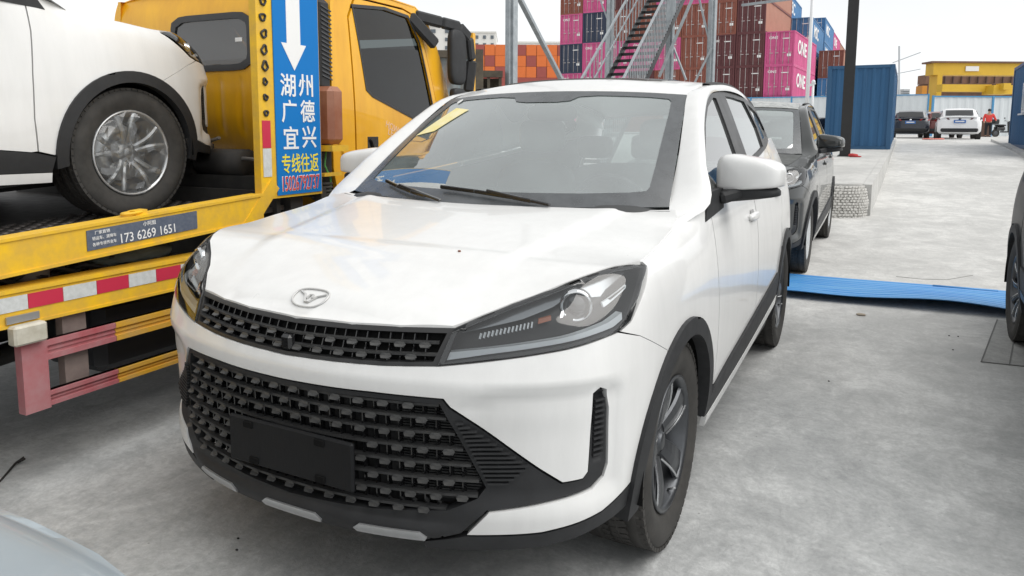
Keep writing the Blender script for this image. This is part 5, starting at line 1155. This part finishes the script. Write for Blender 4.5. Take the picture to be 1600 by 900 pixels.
doorh = chaikin([(2.235, 2.24), (2.252, 1.09), (2.295, .85), (3.03, .85), (3.27, 1.045), (3.342, 1.455), (3.255, 1.605), (3.11, 2.08), (2.965, 2.25)], 1, .12)
ORG[0] = Vector((0, 0, 0))
cs = panel('cab_side', shell, cab_side, 'ty', tr_, holes=[doorh], step=.06, skirt=.03)
panel('cab_side', shell, cab_side_l, 'ty', tr_, step=.1, skirt=.03)
dr = panel('cab_door', doorp, cab_side, 'ty', tr_, holes=[win], step=.05, off=.004, skirt=.02)
panel('door_gap', doorh, cab_side, 'dark', cs, holes=[win], step=.1, off=-.02, skirt=0)
wo2 = [(y+(y-2.75)*.035, z+(z-1.85)*.06) for y, z in win]
panel('window_seal', wo2, cab_side, 'trim', dr, holes=[win], step=.05, off=.008, skirt=.012)
panel('door_window', win, cab_side, glass('truck_glass', (.10, .12, .12), .02, 1.5, .0), dr, step=.1, off=-.006, skirt=0)
b = MB(); b.box2((X1-.012, 2.37, 1.228), (X1+.006, 2.497, 1.352), bev=.006); hd = tp('handle_recess', b, 'gloss_black', dr); b = MB(); b.bar((X1+.014, 2.41, 1.33), (X1+.014, 2.455, 1.24), .014, .02); tp('handle', b, 'chassis', hd)
lg_ = M('faint_print', (.80, .56, .42), .5)
for s, y, z, w_, h_ in (('HOWO', 2.68, 1.405, .20, .045), ('LEADER', 2.72, 1.350, .23, .045)): text('door_print', s, lg_, dr, (X1+.0048, y, z), (0, 1, -.33), (0, 0, 1), .05, width=w_, height=h_, depth=.001)
# rear wall with window and pressed grooves
def rwall(x, z, off=0.): 
    cv = .10*np.clip((1.50-z)/.30, 0, 1)**2
    return np.stack([np.asarray(x, float), Y0+cv-.0*z-off+.05*np.clip((z-2.1)/.2, 0, 1)**2, np.asarray(z, float)], -1)
rw = [(X0, 1.235), (X1, 1.235), (X1, 2.27), (X1-.12, 2.30), (X0+.12, 2.30), (X0, 2.27)]; rwin = chaikin([(-1.41, 1.80), (-.745, 1.80), (-.745, 2.115), (-1.41, 2.115)], 2, .12)
rwp = panel('rear_wall', rw, lambda x, z, off=0.: rwall(x, z, off-.012*sum(np.exp(-((x-c)/.022)**2)*sm(1.33, 1.40, z)*(1-sm(1.70, 1.735, z)) for c in (-1.62, -1.44, -1.02, -.84, -.48, -.30))), 'ty', tr_, holes=[rwin], step=.03, skirt=.03)
ro_ = chaikin([(-1.44, 1.772), (-.715, 1.772), (-.715, 2.143), (-1.44, 2.143)], 2, .12)
panel('window_seal', ro_, rwall, 'trim', rwp, holes=[chaikin([(-1.40, 1.812), (-.755, 1.812), (-.755, 2.103), (-1.40, 2.103)], 2, .12)], step=.04, off=.012, skirt=.014)
panel('rear_window', rwin, rwall, glass('truck_rear_glass', (.14, .15, .15), .03, 1.52, .06, .03), rwp, step=.1, off=.002, skirt=0)
b = MB(); b.box2((-.86, Y0-.006, 1.955), (-.80, Y0-.003, 1.98)); tp('sticker', b, 'white_ink', rwp)
b = MB(); b.box2((X0+.02, Y0+.05, 1.18), (X1-.02, Y0+.14, 1.232)); b.box2((X0+.1, Y0+.1, 1.02), (X1-.1, Y0+.14, 1.17)); tp('rear_sill', b, M('sill_brown', (.20, .12, .05), .6))
b = MB(); P = [(X0+.02, Y0+.12, 2.27), (X1-.02, Y0+.12, 2.27)]
rf_ = [[(X0, Y0+.04, 2.265), (X0+.25, Y0+.03, 2.31), (X0+.9, Y0+.02, 2.325), (X1-.25, Y0+.03, 2.31), (X1, Y0+.04, 2.265)], [(X0+.04, 2.5, 2.29), (X0+.25, 2.5, 2.36), (X0+.9, 2.5, 2.38), (X1-.25, 2.5, 2.36), (X1-.045, 2.5, 2.29)], [(X0+.05, 3.05, 2.275), (X0+.25, 3.08, 2.35), (X0+.9, 3.1, 2.37), (X1-.25, 3.08, 2.35), (X1-.05, 3.05, 2.275)], [(X0+.05, 3.30, 2.05), (X0+.25, 3.34, 2.10), (X0+.9, 3.36, 2.12), (X1-.25, 3.34, 2.10), (X1-.05, 3.30, 2.05)]]
grid('cab_roof', rf_, 'ty', tr_, True)
grid('windscreen', [[(X0+.06, 3.30, 2.04), (X1-.06, 3.30, 2.04)], [(X0+.12, 3.72, 1.2), (X1-.12, 3.72, 1.2)]], 'dglass', tr_, False)
b = MB(); b.box2((X0+.1, 3.55, .55), (X1-.1, 3.74, 1.2)); tp('front_panel', b, 'ty')
b = MB(); b.box2((X0+.08, 2.2, .95), (X1-.10, 3.4, 1.0)); b.box2((-.75, 2.2, 1.0), (-.25, 2.45, 1.75), bev=.05); b.box2((-1.75, 2.2, 1.0), (-1.25, 2.45, 1.75), bev=.05); tp('seats', b, 'seat')
# air intake tower and brown tank behind the cab
b = MB(); b.box2((-.30, 1.87, 1.62), (-.055, 2.0, 2.16), bev=.03); sn = tp('air_intake', b, 'black_plastic')
for k in range(17): z = 1.70+k*.025; b = MB(); b.bar((-.052, 1.90, z+.012), (-.052, 1.99, z-.012), .006, .008); tp('louvre', b, 'gloss_black', sn)
b = MB(); b.box2((-.26, 1.90, 1.05), (-.08, 2.0, 1.62)); tp('intake_duct', b, 'chassis'); b = MB(); b.box((-.04, 1.925, 1.475), (.16, .13, .34), bev=.03); tp('expansion_tank', b, 'brown_box'); b = MB(); b.box2((-.14, 1.85, 1.265), (.05, 2.0, 1.30)); tp('tank_tray', b, 'deck_y')
b = MB(); b.tube([(-.06, 1.93, 1.28), (-.05, 1.90, 1.18), (-.05, 1.95, 1.10), (-.05, 1.94, 1.0)], .005, 6); tp('green_wire', b, M('green_wire', (.10, .42, .10), .4))
b = MB()
for k in range(5): b.lathe([(.055, -.01), (.066, 0), (.055, .01)], 14, Matrix.Translation((-.10, 1.93, .98+k*.022)) @ Matrix.Rotation(R(90), 4, 'Y'))
tp('rubber_bellows', b, 'rubber'); b = MB(); b.box2((-.06, 1.86, 1.115), (-.02, 2.02, 1.135)); tp('bracket', b, 'deck_y')
# mirrors on their black arm
ma = MB(); ma.bar((X1-.05, 2.97, 2.205), (X1+.04, 3.18, 2.02), .05, .09, bev=.015); ma.build('grab_pillar', 'black_plastic', tr_, org=(0, 0, 0))
ma = MB(); pts = [(X1-.06, 3.05, 2.22), (X1+.02, 3.30, 2.20), (X1+.06, 3.50, 2.19), (X1+.08, 3.62, 2.12), (X1+.08, 3.66, 1.95), (X1+.06, 3.64, 1.70)]
for p, q in zip(pts[:-1], pts[1:]): ma.bar(p, q, .05, .085, bev=.015)
arm_ = tp('mirror_arm', ma, 'black_plastic')
A = superell((X1+.06, 3.46, 1.955), (.035, .115, .21), .45, .5, 16, 24); obj('mirror_head', A.reshape(-1, 3), _gf(A.shape), 'black_plastic', arm_, True, org=(0, 0, 0))
b = MB(); b.box2((X1+.045, 3.690, 1.66), (X1+.075, 3.735, 2.17)); tp('mirror_guard', b, 'ty', arm_)
A = superell((X1+.06, 3.47, 1.66), (.035, .09, .06), .5, .5, 10, 18); obj('mirror_head', A.reshape(-1, 3), _gf(A.shape), 'black_plastic', arm_, True, org=(0, 0, 0))
# ------------------------------------------------------------------ other cars of the same body type
MAT.update(grey_paint=M('dark_grey_paint', (.045, .048, .047), .3, metal=.4, coat=.9, var=.1, vs=3), black_paint=M('black_paint', (.022, .023, .025), .5, spec=.3, coat=.15), silver_paint=M('silver_blue_paint', (.40, .46, .50), .38, metal=.3, coat=.35, var=.06, vs=4),
 film=M('plastic_film', (.50, .51, .50), .35, spec=.6, c2=(.24, .25, .25), vs=16, bump=.8, bs=26, bdist=.02), film_dark=M('film_on_bonnet', (.10, .105, .10), .45, c2=(.055, .058, .056), vs=9, bump=.3, bs=30), wheel_film=M('white_wheel_film', (.62, .64, .64), .3, c2=(.40, .42, .43), vs=14, bump=.6, bs=22, bdist=.01))
def film_glass():
    m = glass('clear_film', (.86, .87, .87), .10, 1.45, .03, .07, (.75, .76, .76)); return m
MAT['clear_film'] = film_glass()
def clone(name, label, loc, rot, scale, paint, style, mats, skip=('wheel',)):
    c = copy_tree(hero, None, {'white_paint': MAT[paint]} if paint != 'white' else None, skip); c.name = name; c.location = loc; c.rotation_euler = rot; c.scale = (scale,)*3; c['label'] = label; c['category'] = 'car'
    for s in (1, -1):
        for wy in (WY, WY+WB):
            wh = make_tyre(c); make_rim(wh, style, mats=mats); wh.location = (s*(.885-.1075), wy-2.2, WZ); wh.rotation_euler = (R(random.uniform(0, 60)), 0, 0 if s > 0 else math.pi)
    return c
gs = clone('grey_suv', 'dark grey SUV with black door mirror parked right behind the white SUV', (-.15, 5.42+2.2*1.06, 0), (0, 0, 0), 1.06, 'grey_paint', 'dbl', ('rim_edge', 'rim_edge'), ('wheel', 'grille_tab', 'yellow_label', 'round_sticker', 'sunroof', 'shark_fin'))
ORG[0] = Vector((0, 2.2, 0))
panel('roof_film', [(x, 1.80+.112*(x/.632)**2) for x in np.linspace(-.62, .62, 13)]+[(.60, 2.25), (.3, 2.21), (0, 2.27), (-.3, 2.22), (-.60, 2.26)], roof, 'film', gs, step=.04, off=.006, skirt=.004)
panel('bonnet_film', [(.70, .62), (.76, 1.15), (.4, 1.03), (0, .98), (-.4, 1.03), (-.76, 1.15), (-.70, .62), (0, .5)], hood, 'film_dark', gs, step=.05, off=.004, skirt=.003)
for wh in [c for c in gs.children if c.name.startswith('wheel')]:
    if wh.type == 'MESH' and 'arch' not in wh.name:
        b = MB(); b.lathe([(.0005, .098), (.08, .094), (.15, .105), (.215, .094), (.225, .085)], 26); o = b.build('wheel_film', 'wheel_film', wh, org=(0, 0, 0))
ORG[0] = Vector((0, 0, 0))
sc2 = .96
ts = clone('white_suv', 'white SUV carried on the tow truck deck, its wheel wrapped in clear film', (-2.80, .95-1.325*sc2+.03, .866), (R(-3.1), 0, math.pi+R(2.0)), sc2, 'white', 'dbl', ('silver', 'silver'), ('wheel', 'grille_tab', 'grille_rib', 'yellow_label', 'round_sticker'))
for wh in [c for c in ts.children if c.name.startswith('wheel') and 'arch' not in c.name]:
    n = 26; radii = (.05, .09, .13, .165, .195, .216, .226); v = [(.100, 0, 0)]; f = []; m_ = len(radii)
    for rr in radii:
        for k in range(n):
            a = 2*math.pi*(k+.5*(radii.index(rr) % 2))/n; q = rr*(1+.035*math.sin(5*a+1)*(rr > .2)); hx = (.104 if rr < .2 else .094)+.009*math.sin(3*a+rr*40)*math.cos(7*a-rr*25)+random.uniform(-.004, .004); v.append((hx, q*math.cos(a), q*math.sin(a)))
    f = [(0, 1+k, 1+(k+1) % n) for k in range(n)]
    for r_ in range(m_-1):
        for k in range(n):
            p1, p2, p3, p4 = 1+r_*n+k, 1+(r_+1)*n+k, 1+(r_+1)*n+(k+1) % n, 1+r_*n+(k+1) % n
            f += [(p1, p2, p3), (p1, p3, p4)] if random.random() < .5 else [(p1, p2, p4), (p2, p3, p4)]
    obj('wheel_film', v, f, 'clear_film', wh, False, org=(0, 0, 0))
ks = clone('black_suv', 'black SUV at the right edge showing only its rear corner and multi-spoke wheel', (2.265+.885*1.02, 4.40-1.307*1.02, 0), (0, 0, 0), 1.02, 'black_paint', 'ten', ('rim_grey', 'rim_edge'), ('wheel', 'grille_tab', 'grille_rib', 'yellow_label', 'round_sticker'))
vs_ = clone('silver_car', 'silver blue car bonnet cut off by the lower left corner', (.36, -.835-2.2*.93, 0), (0, 0, math.pi), .93, 'silver_paint', 'dbl', ('rim_edge', 'rim_edge'), ('wheel', 'grille_tab', 'grille_rib', 'yellow_label', 'round_sticker', 'emblem'))
# ------------------------------------------------------------------ distant saloons, seen from behind
def sedan(name, label, paint, loc, rz, lamp='red_lens', dark_low=True, group=None):
    t = thing(name, label, 'car', loc, rz, group); L, W, H = 4.6, 1.80, 1.45
    st = [(0.0, .70, .38, .86), (.06, .80, .30, .98), (.25, .875, .24, 1.04), (.7, .90, .22, 1.03), (1.1, .90, .22, .95), (2.6, .90, .22, .94), (3.2, .895, .22, .92), (3.9, .86, .22, .84), (4.35, .78, .24, .72), (4.6, .60, .34, .58)]
    rows = []
    for (y, w_, zb, zs) in st:
        half = [(0, zb), (w_*.55, zb), (w_*.88, zb+.02), (w_*.99, zb+.14), (w_, (zb+zs)/2), (w_*.985, zs-.16), (w_*.93, zs-.05), (w_*.80, zs), (w_*.4, zs+.012), (0, zs+.015)]
        ring_ = [(x, y, z) for x, z in half]+[(-x, y, z) for x, z in half[-2:0:-1]]; rows.append(ring_)
    bd = grid('body', rows, paint, t, True, flip=True, cols_closed=True)
    e = rows[0]; obj('rear_face', e, [tuple(range(len(e)))], paint, t)
    gh = [(.62, .60, 1.02), (1.05, .625, 1.36), (1.35, .63, 1.43), (2.2, .635, 1.45), (2.55, .62, 1.41), (3.25, .66, .95)]
    R2 = []
    for (y, w_, z) in gh:
        base = 1.0 if y < .9 else .93; wb = .80
        R2.append([(-wb, y, base-.05), (-w_-.03, y, base+(z-base)*.86), (-w_+.08, y, z), (0, y, z+.02), (w_-.08, y, z), (w_+.03, y, base+(z-base)*.86), (wb, y, base-.05)])
    fm = []; nn = len(gh)
    V = [p for r_ in R2 for p in r_]; F = []
    for i in range(nn-1):
        for j in range(6): F.append((i*7+j, i*7+j+1, (i+1)*7+j+1, (i+1)*7+j)[::-1]); fm.append(0 if (j in (0, 5) and 0 < i < nn-1) or i in (0, nn-2) else 1)
    g_ = obj('cabin', V, F, mats=[paint, paint], fm=fm, parent=t, smooth=False)
    rw_ = [(-.56, .70, 1.075), (.56, .70, 1.075), (.545, 1.03, 1.338), (-.545, 1.03, 1.338)]
    nrm = Vector((0, -.62, .78)); obj('rear_window', [tuple(Vector(p)+nrm*.03) for p in rw_], [(0, 1, 2, 3)], 'dglass' if paint != 'sedan_navy' else 'dglass', t)
    for s in (-1, 1):
        q = [(s*.835, 1.15, .98), (s*.835, 2.9, .98), (s*.70, 2.35, 1.345), (s*.70, 1.30, 1.345)]; obj('side_window', q, [(0, 1, 2, 3)], 'dglass', t)
        b = MB(); v = [(s*.40, -.015, .90), (s*.84, .10, .90), (s*.87, .22, .965), (s*.46, .0, .985)]; b.add(v+[(x*1.0, y+.05, z) for x, y, z in v], [(0, 1, 2, 3), (0, 1, 5, 4), (3, 2, 6, 7), (1, 2, 6, 5)]); b.build('tail_lamp', lamp, t)
        A = superell((s*.98, 2.85, 1.0), (.10, .05, .06), .6, .6, 8, 14); obj('door_mirror', A.reshape(-1, 3), _gf(A.shape), 'gloss_black', t, True)
        for wy in (.78, 3.55):
            w_ = make_tyre(t, 'wheel', .215, .325, .215, False); w_.location = (s*.79, wy, .325); d = MB(); d.lathe([(.21, .06), (.17, .04), (.06, .06), (.0005, .07)], 20); d.build('rim', 'rim_edge', w_, org=(0, 0, 0)); w_.rotation_euler = (0, 0, 0 if s > 0 else math.pi)
    b = MB(); b.box2((-.74, -.035, .33), (.74, .15, .52), bev=.05); b.build('lower_bumper', 'black_plastic', t)
    b = MB(); b.box2((-.235, -.045, .74), (.235, -.01, .885)); pl = b.build('number_plate', M('plate_blue_%s' % paint, (.04, .15, .45), .4), t); b = MB(); b.box2((-.18, -.049, .785), (.18, -.0455, .84)); b.build('plate_marks', 'white_ink', pl)
    b = MB(); b.bar((-.72, .06, 1.035), (.72, .06, 1.035), .14, .02, upv=(0, 0, 1)); b.build('boot_lip', paint, t)
    b = MB(); b.lathe([(.0005, .01), (.05, .01), (.05, 0)], 14, Matrix.Translation((0, -.005, .93)) @ Matrix.Rotation(R(-90), 4, 'Z')); b.build('badge', 'chrome' if 'navy' in paint else 'gloss_black', t)
    return t
MAT.update(sedan_navy=M('navy_black_paint', (.018, .022, .034), .25, coat=.8), sedan_white=M('white_sedan_paint', (.80, .81, .82), .3, coat=.5), sedan_red=M('maroon_sedan_paint', (.16, .035, .03), .3, coat=.6), smoked=M('smoked_lens', (.10, .03, .035), .15, coat=.5))
def on_ground(u, d0): p = at(u, 212, d0); return (p.x, p.y, float(gz(p.y)))
def ang(u): d = ray(u, 210); return math.atan2(-d.x, d.y)
sedan('navy_sedan', 'dark navy saloon seen from behind beside the blue container', 'sedan_navy', on_ground(1421, 37.5), R(-1))
sedan('white_sedan', 'white saloon seen from behind with dark tail lamps, near the man in red', 'sedan_white', on_ground(1498, 33.5), R(-1), 'smoked')
sedan('maroon_sedan', 'maroon saloon half hidden behind the white saloon', 'sedan_red', on_ground(1476, 39.0), R(4))
sedan('black_sedan', 'black saloon glimpsed between the grey SUV roof and blue container', 'sedan_navy', on_ground(1287, 31), R(118))
# ------------------------------------------------------------------ man in a red jacket beside a scooter
def skin_mesh(name, joints, bones, mat, parent, sub=2, root=0):
    me = bpy.data.meshes.new(name); me.from_pydata([j[0] for j in joints], bones, []); o = bpy.data.objects.new(name, me); COL.objects.link(o)
    m = o.modifiers.new('skin', 'SKIN'); m.use_smooth_shade = True; o.modifiers.new('sub', 'SUBSURF').levels = sub; o.modifiers['sub'].render_levels = sub
    for i, j in enumerate(joints): me.skin_vertices[0].data[i].radius = (j[1], j[2] if len(j) > 2 else j[1])
    me.skin_vertices[0].data[root].use_root = True
    dg = bpy.context.evaluated_depsgraph_get(); nm = bpy.data.meshes.new_from_object(o.evaluated_get(dg)); bpy.data.objects.remove(o); bpy.data.meshes.remove(me)
    nm.name = name; nm.materials.clear(); nm.materials.append(MAT[mat] if isinstance(mat, str) else mat); nm.polygons.foreach_set('use_smooth', [True]*len(nm.polygons))
    r_ = bpy.data.objects.new(name, nm); COL.objects.link(r_)
    if parent: r_.parent = parent
    return r_
MAT.update(skin=M('skin', (.45, .27, .19), .6), red_jacket=M('red_jacket', (.78, .07, .06), .7, var=.2, vs=9), black_cloth=M('black_cloth', (.015, .015, .017), .85), hair=M('black_hair', (.012, .011, .010), .6))
pp_ = at(1543, 214, 46.5); pe = tag(skin_mesh('person', [((0, 0, .95), .14, .10), ((0, .0, 1.15), .145, .10), ((0, 0, 1.40), .17, .10), ((0, 0, 1.52), .06), ((0, -.01, 1.60), .075, .085), ((0, -.01, 1.70), .08, .09), ((-.2, 0, 1.42), .055), ((-.27, -.02, 1.15), .045), ((-.24, -.14, .95), .036), ((-.235, -.17, .87), .03), ((.2, 0, 1.42), .055), ((.30, .05, 1.18), .045), ((.38, .22, 1.05), .036), ((.40, .29, 1.03), .03), ((-.10, 0, .88), .085), ((-.12, -.03, .50), .062), ((-.12, .0, .10), .045), ((-.13, .12, .03), .04), ((.10, 0, .88), .085), ((.12, .05, .50), .062), ((.12, .0, .10), .045), ((.13, .12, .03), .04)], [(0, 1), (1, 2), (2, 3), (3, 4), (4, 5), (2, 6), (6, 7), (7, 8), (8, 9), (2, 10), (10, 11), (11, 12), (12, 13), (0, 14), (14, 15), (15, 16), (16, 17), (0, 18), (18, 19), (19, 20), (20, 21)], 'skin', None), 'person in a red jacket and black trousers standing at a parked scooter, back turned', 'person')
pe.location = (pp_.x, pp_.y, float(gz(pp_.y))); pe.rotation_euler = (0, 0, R(-6))
skin_mesh('jacket', [((0, 0, .88), .185, .135), ((0, .0, 1.12), .185, .135), ((0, 0, 1.38), .20, .13), ((0, 0, 1.50), .10, .10), ((-.215, 0, 1.40), .085), ((-.285, -.02, 1.15), .070), ((-.25, -.13, .96), .055), ((.215, 0, 1.40), .085), ((.315, .05, 1.18), .070), ((.385, .21, 1.06), .055)], [(0, 1), (1, 2), (2, 3), (2, 4), (4, 5), (5, 6), (2, 7), (7, 8), (8, 9)], 'red_jacket', pe)
skin_mesh('trousers', [((0, 0, .92), .165, .125), ((-.10, 0, .84), .105), ((-.125, -.03, .48), .082), ((-.12, .0, .10), .070), ((.10, 0, .84), .105), ((.125, .05, .48), .082), ((.12, .0, .10), .070)], [(0, 1), (1, 2), (2, 3), (0, 4), (4, 5), (5, 6)], 'black_cloth', pe)
for s in (-1, 1): skin_mesh('shoe', [((s*.12, -.04, .05), .05, .045), ((s*.13, .16, .04), .045, .04)], [(0, 1)], 'black_cloth', pe)
A = superell((0, -.035, 1.685), (.095, .10, .105), .9, .9, 14, 20); A[..., 2] = np.maximum(A[..., 2], 1.63); obj('hair', A.reshape(-1, 3), _gf(A.shape), 'hair', pe, True)
sp_ = at(1568, 214, 48.5); sc = thing('scooter', 'dark scooter with a black rear box parked beside the man in red', 'scooter', (sp_.x, sp_.y, float(gz(sp_.y))), R(-55))
for y in (-.62, .62):
    w_ = make_tyre(sc, 'wheel', .10, .25, .16, False); w_.location = (0, y, .25); d = MB(); d.lathe([(.16, .03), (.0005, .04)], 14); d.lathe([(.16, -.03), (.0005, -.04)], 14); d.build('rim', 'rim_grey', w_, org=(0, 0, 0))
b = MB(); b.box((0, -.35, .55), (.28, .75, .30), bev=.08); b.box((0, .05, .33), (.30, .5, .10), bev=.03); b.build('body', 'gloss_black', sc)
A = superell((0, -.30, .76), (.14, .38, .06), .6, .6, 10, 18); obj('seat', A.reshape(-1, 3), _gf(A.shape), 'black_cloth', sc, True)
b = MB(); b.bar((0, .40, .35), (0, .33, 1.0), .32, .07, upv=(0, 1, 0), bev=.03); b.build('leg_shield', 'gloss_black', sc)
b = MB(); b.tube([(0, .62, .25), (0, .42, .75), (0, .34, 1.02)], .03, 8); b.build('fork', 'steel_black', sc); b = MB(); b.tube([(-.33, .25, 1.06), (0, .36, 1.03), (.33, .25, 1.06)], .016, 6); b.build('handlebar', 'steel_black', sc)
b = MB(); b.box((0, -.72, 1.0), (.42, .38, .32), bev=.05); b.build('rear_box', 'black_plastic', sc); b = MB(); b.box((0, -.62, .80), (.2, .4, .04)); b.build('rack', 'steel_black', sc)
b = MB(); b.box((0, .48, .95), (.12, .05, .10), bev=.02); b.build('headlamp', 'lamp_white', sc)
for s in (-1, 1): b = MB(); b.tube([(s*.25, .27, 1.06), (s*.30, .25, 1.20)], .008, 5); b.box((s*.31, .25, 1.24), (.10, .015, .08)); b.build('mirror', 'gloss_black', sc)
p = at(1536, 212, 48); b = MB(); b.box2((-.35, -.2, 0), (.35, .2, 1.0)); b.box2((-.37, -.22, 1.0), (.37, .22, 1.03)); o = b.build('brown_cabinet', M('brown_board', (.12, .07, .05), .7)); o.location = (p.x, p.y, float(gz(p.y))); tag(o, 'plain brown cabinet standing by the white fence behind the man in red', 'cabinet')
for u, d0, w_ in ((1450, 33, .5), (1465, 33, .55)): 
    p = at(u, 220, d0); A = superell((0, 0, .02), (w_/2, .15, .03), .9, .9, 8, 14); A += RNG.normal(0, .01, A.shape); o = obj('red_rag', A.reshape(-1, 3), _gf(A.shape), M('red_rag', (.70, .22, .18), .9) if u == 1450 else bpy.data.materials['red_rag'], None, True); o.location = (p.x, p.y, float(gz(p.y))); tag(o, '%s flat red rag on the ground between the navy and white saloons' % ('left' if u == 1450 else 'right'), 'rag', 'red rags on the upper yard')
# ------------------------------------------------------------------ small things on the ground
p = atz(1345, 493, 0); A = superell((0, 0, .008), (.035, .022, .010), .9, .9, 8, 14); o = obj('flat_stone', A.reshape(-1, 3), _gf(A.shape), M('tan_stone', (.36, .31, .25), .9), None, True); o.location = (p.x, p.y, 0); tag(o, 'small flat tan stone on the concrete before the blue sheet', 'stone')
tw_ = MB(); P = [atz(0, 752, .004), atz(12, 738, .01), atz(24, 724, .012), atz(37, 714, .02)]; tw_.tube([tuple(q) for q in P], [.004, .0045, .005, .003], 6); tw_.tube([tuple(atz(28, 722, .012)), tuple(atz(38, 717, .03))], .006, 6); o = tw_.build('twig', M('twig', (.02, .018, .016), .8)); tag(o, 'thin dark twig on the concrete at the left edge', 'twig')
pb = [(1483, 525), (1497, 526), (1489, 547), (1295, 596), (370, 860), (372, 842)]
for i, (u, v) in enumerate(pb):
    p = atz(u, v, 0); s = random.uniform(.004, .006); A = superell((0, 0, s*.4), (s, s*.8, s*.6), 1, 1, 6, 8); o = obj('pebble', A.reshape(-1, 3), _gf(A.shape), 'chassis', None, True); o.location = (p.x, p.y, 0); tag(o, 'tiny dark pebble lying on the grey concrete yard', 'pebble', 'pebbles scattered on the yard')
p = hood(np.array(.33), np.array(.42)); A = superell((0, 0, .002), (.006, .004, .003), .9, .9, 6, 8); o = obj('dead_leaf', A.reshape(-1, 3), _gf(A.shape), M('leaf_brown', (.22, .08, .04), .8), None, True); p = Vector(hood(*[np.array(q) for q in (.30, .45)])); o.location = p; tag(o, 'tiny brown leaf fragment on the white bonnet', 'leaf')
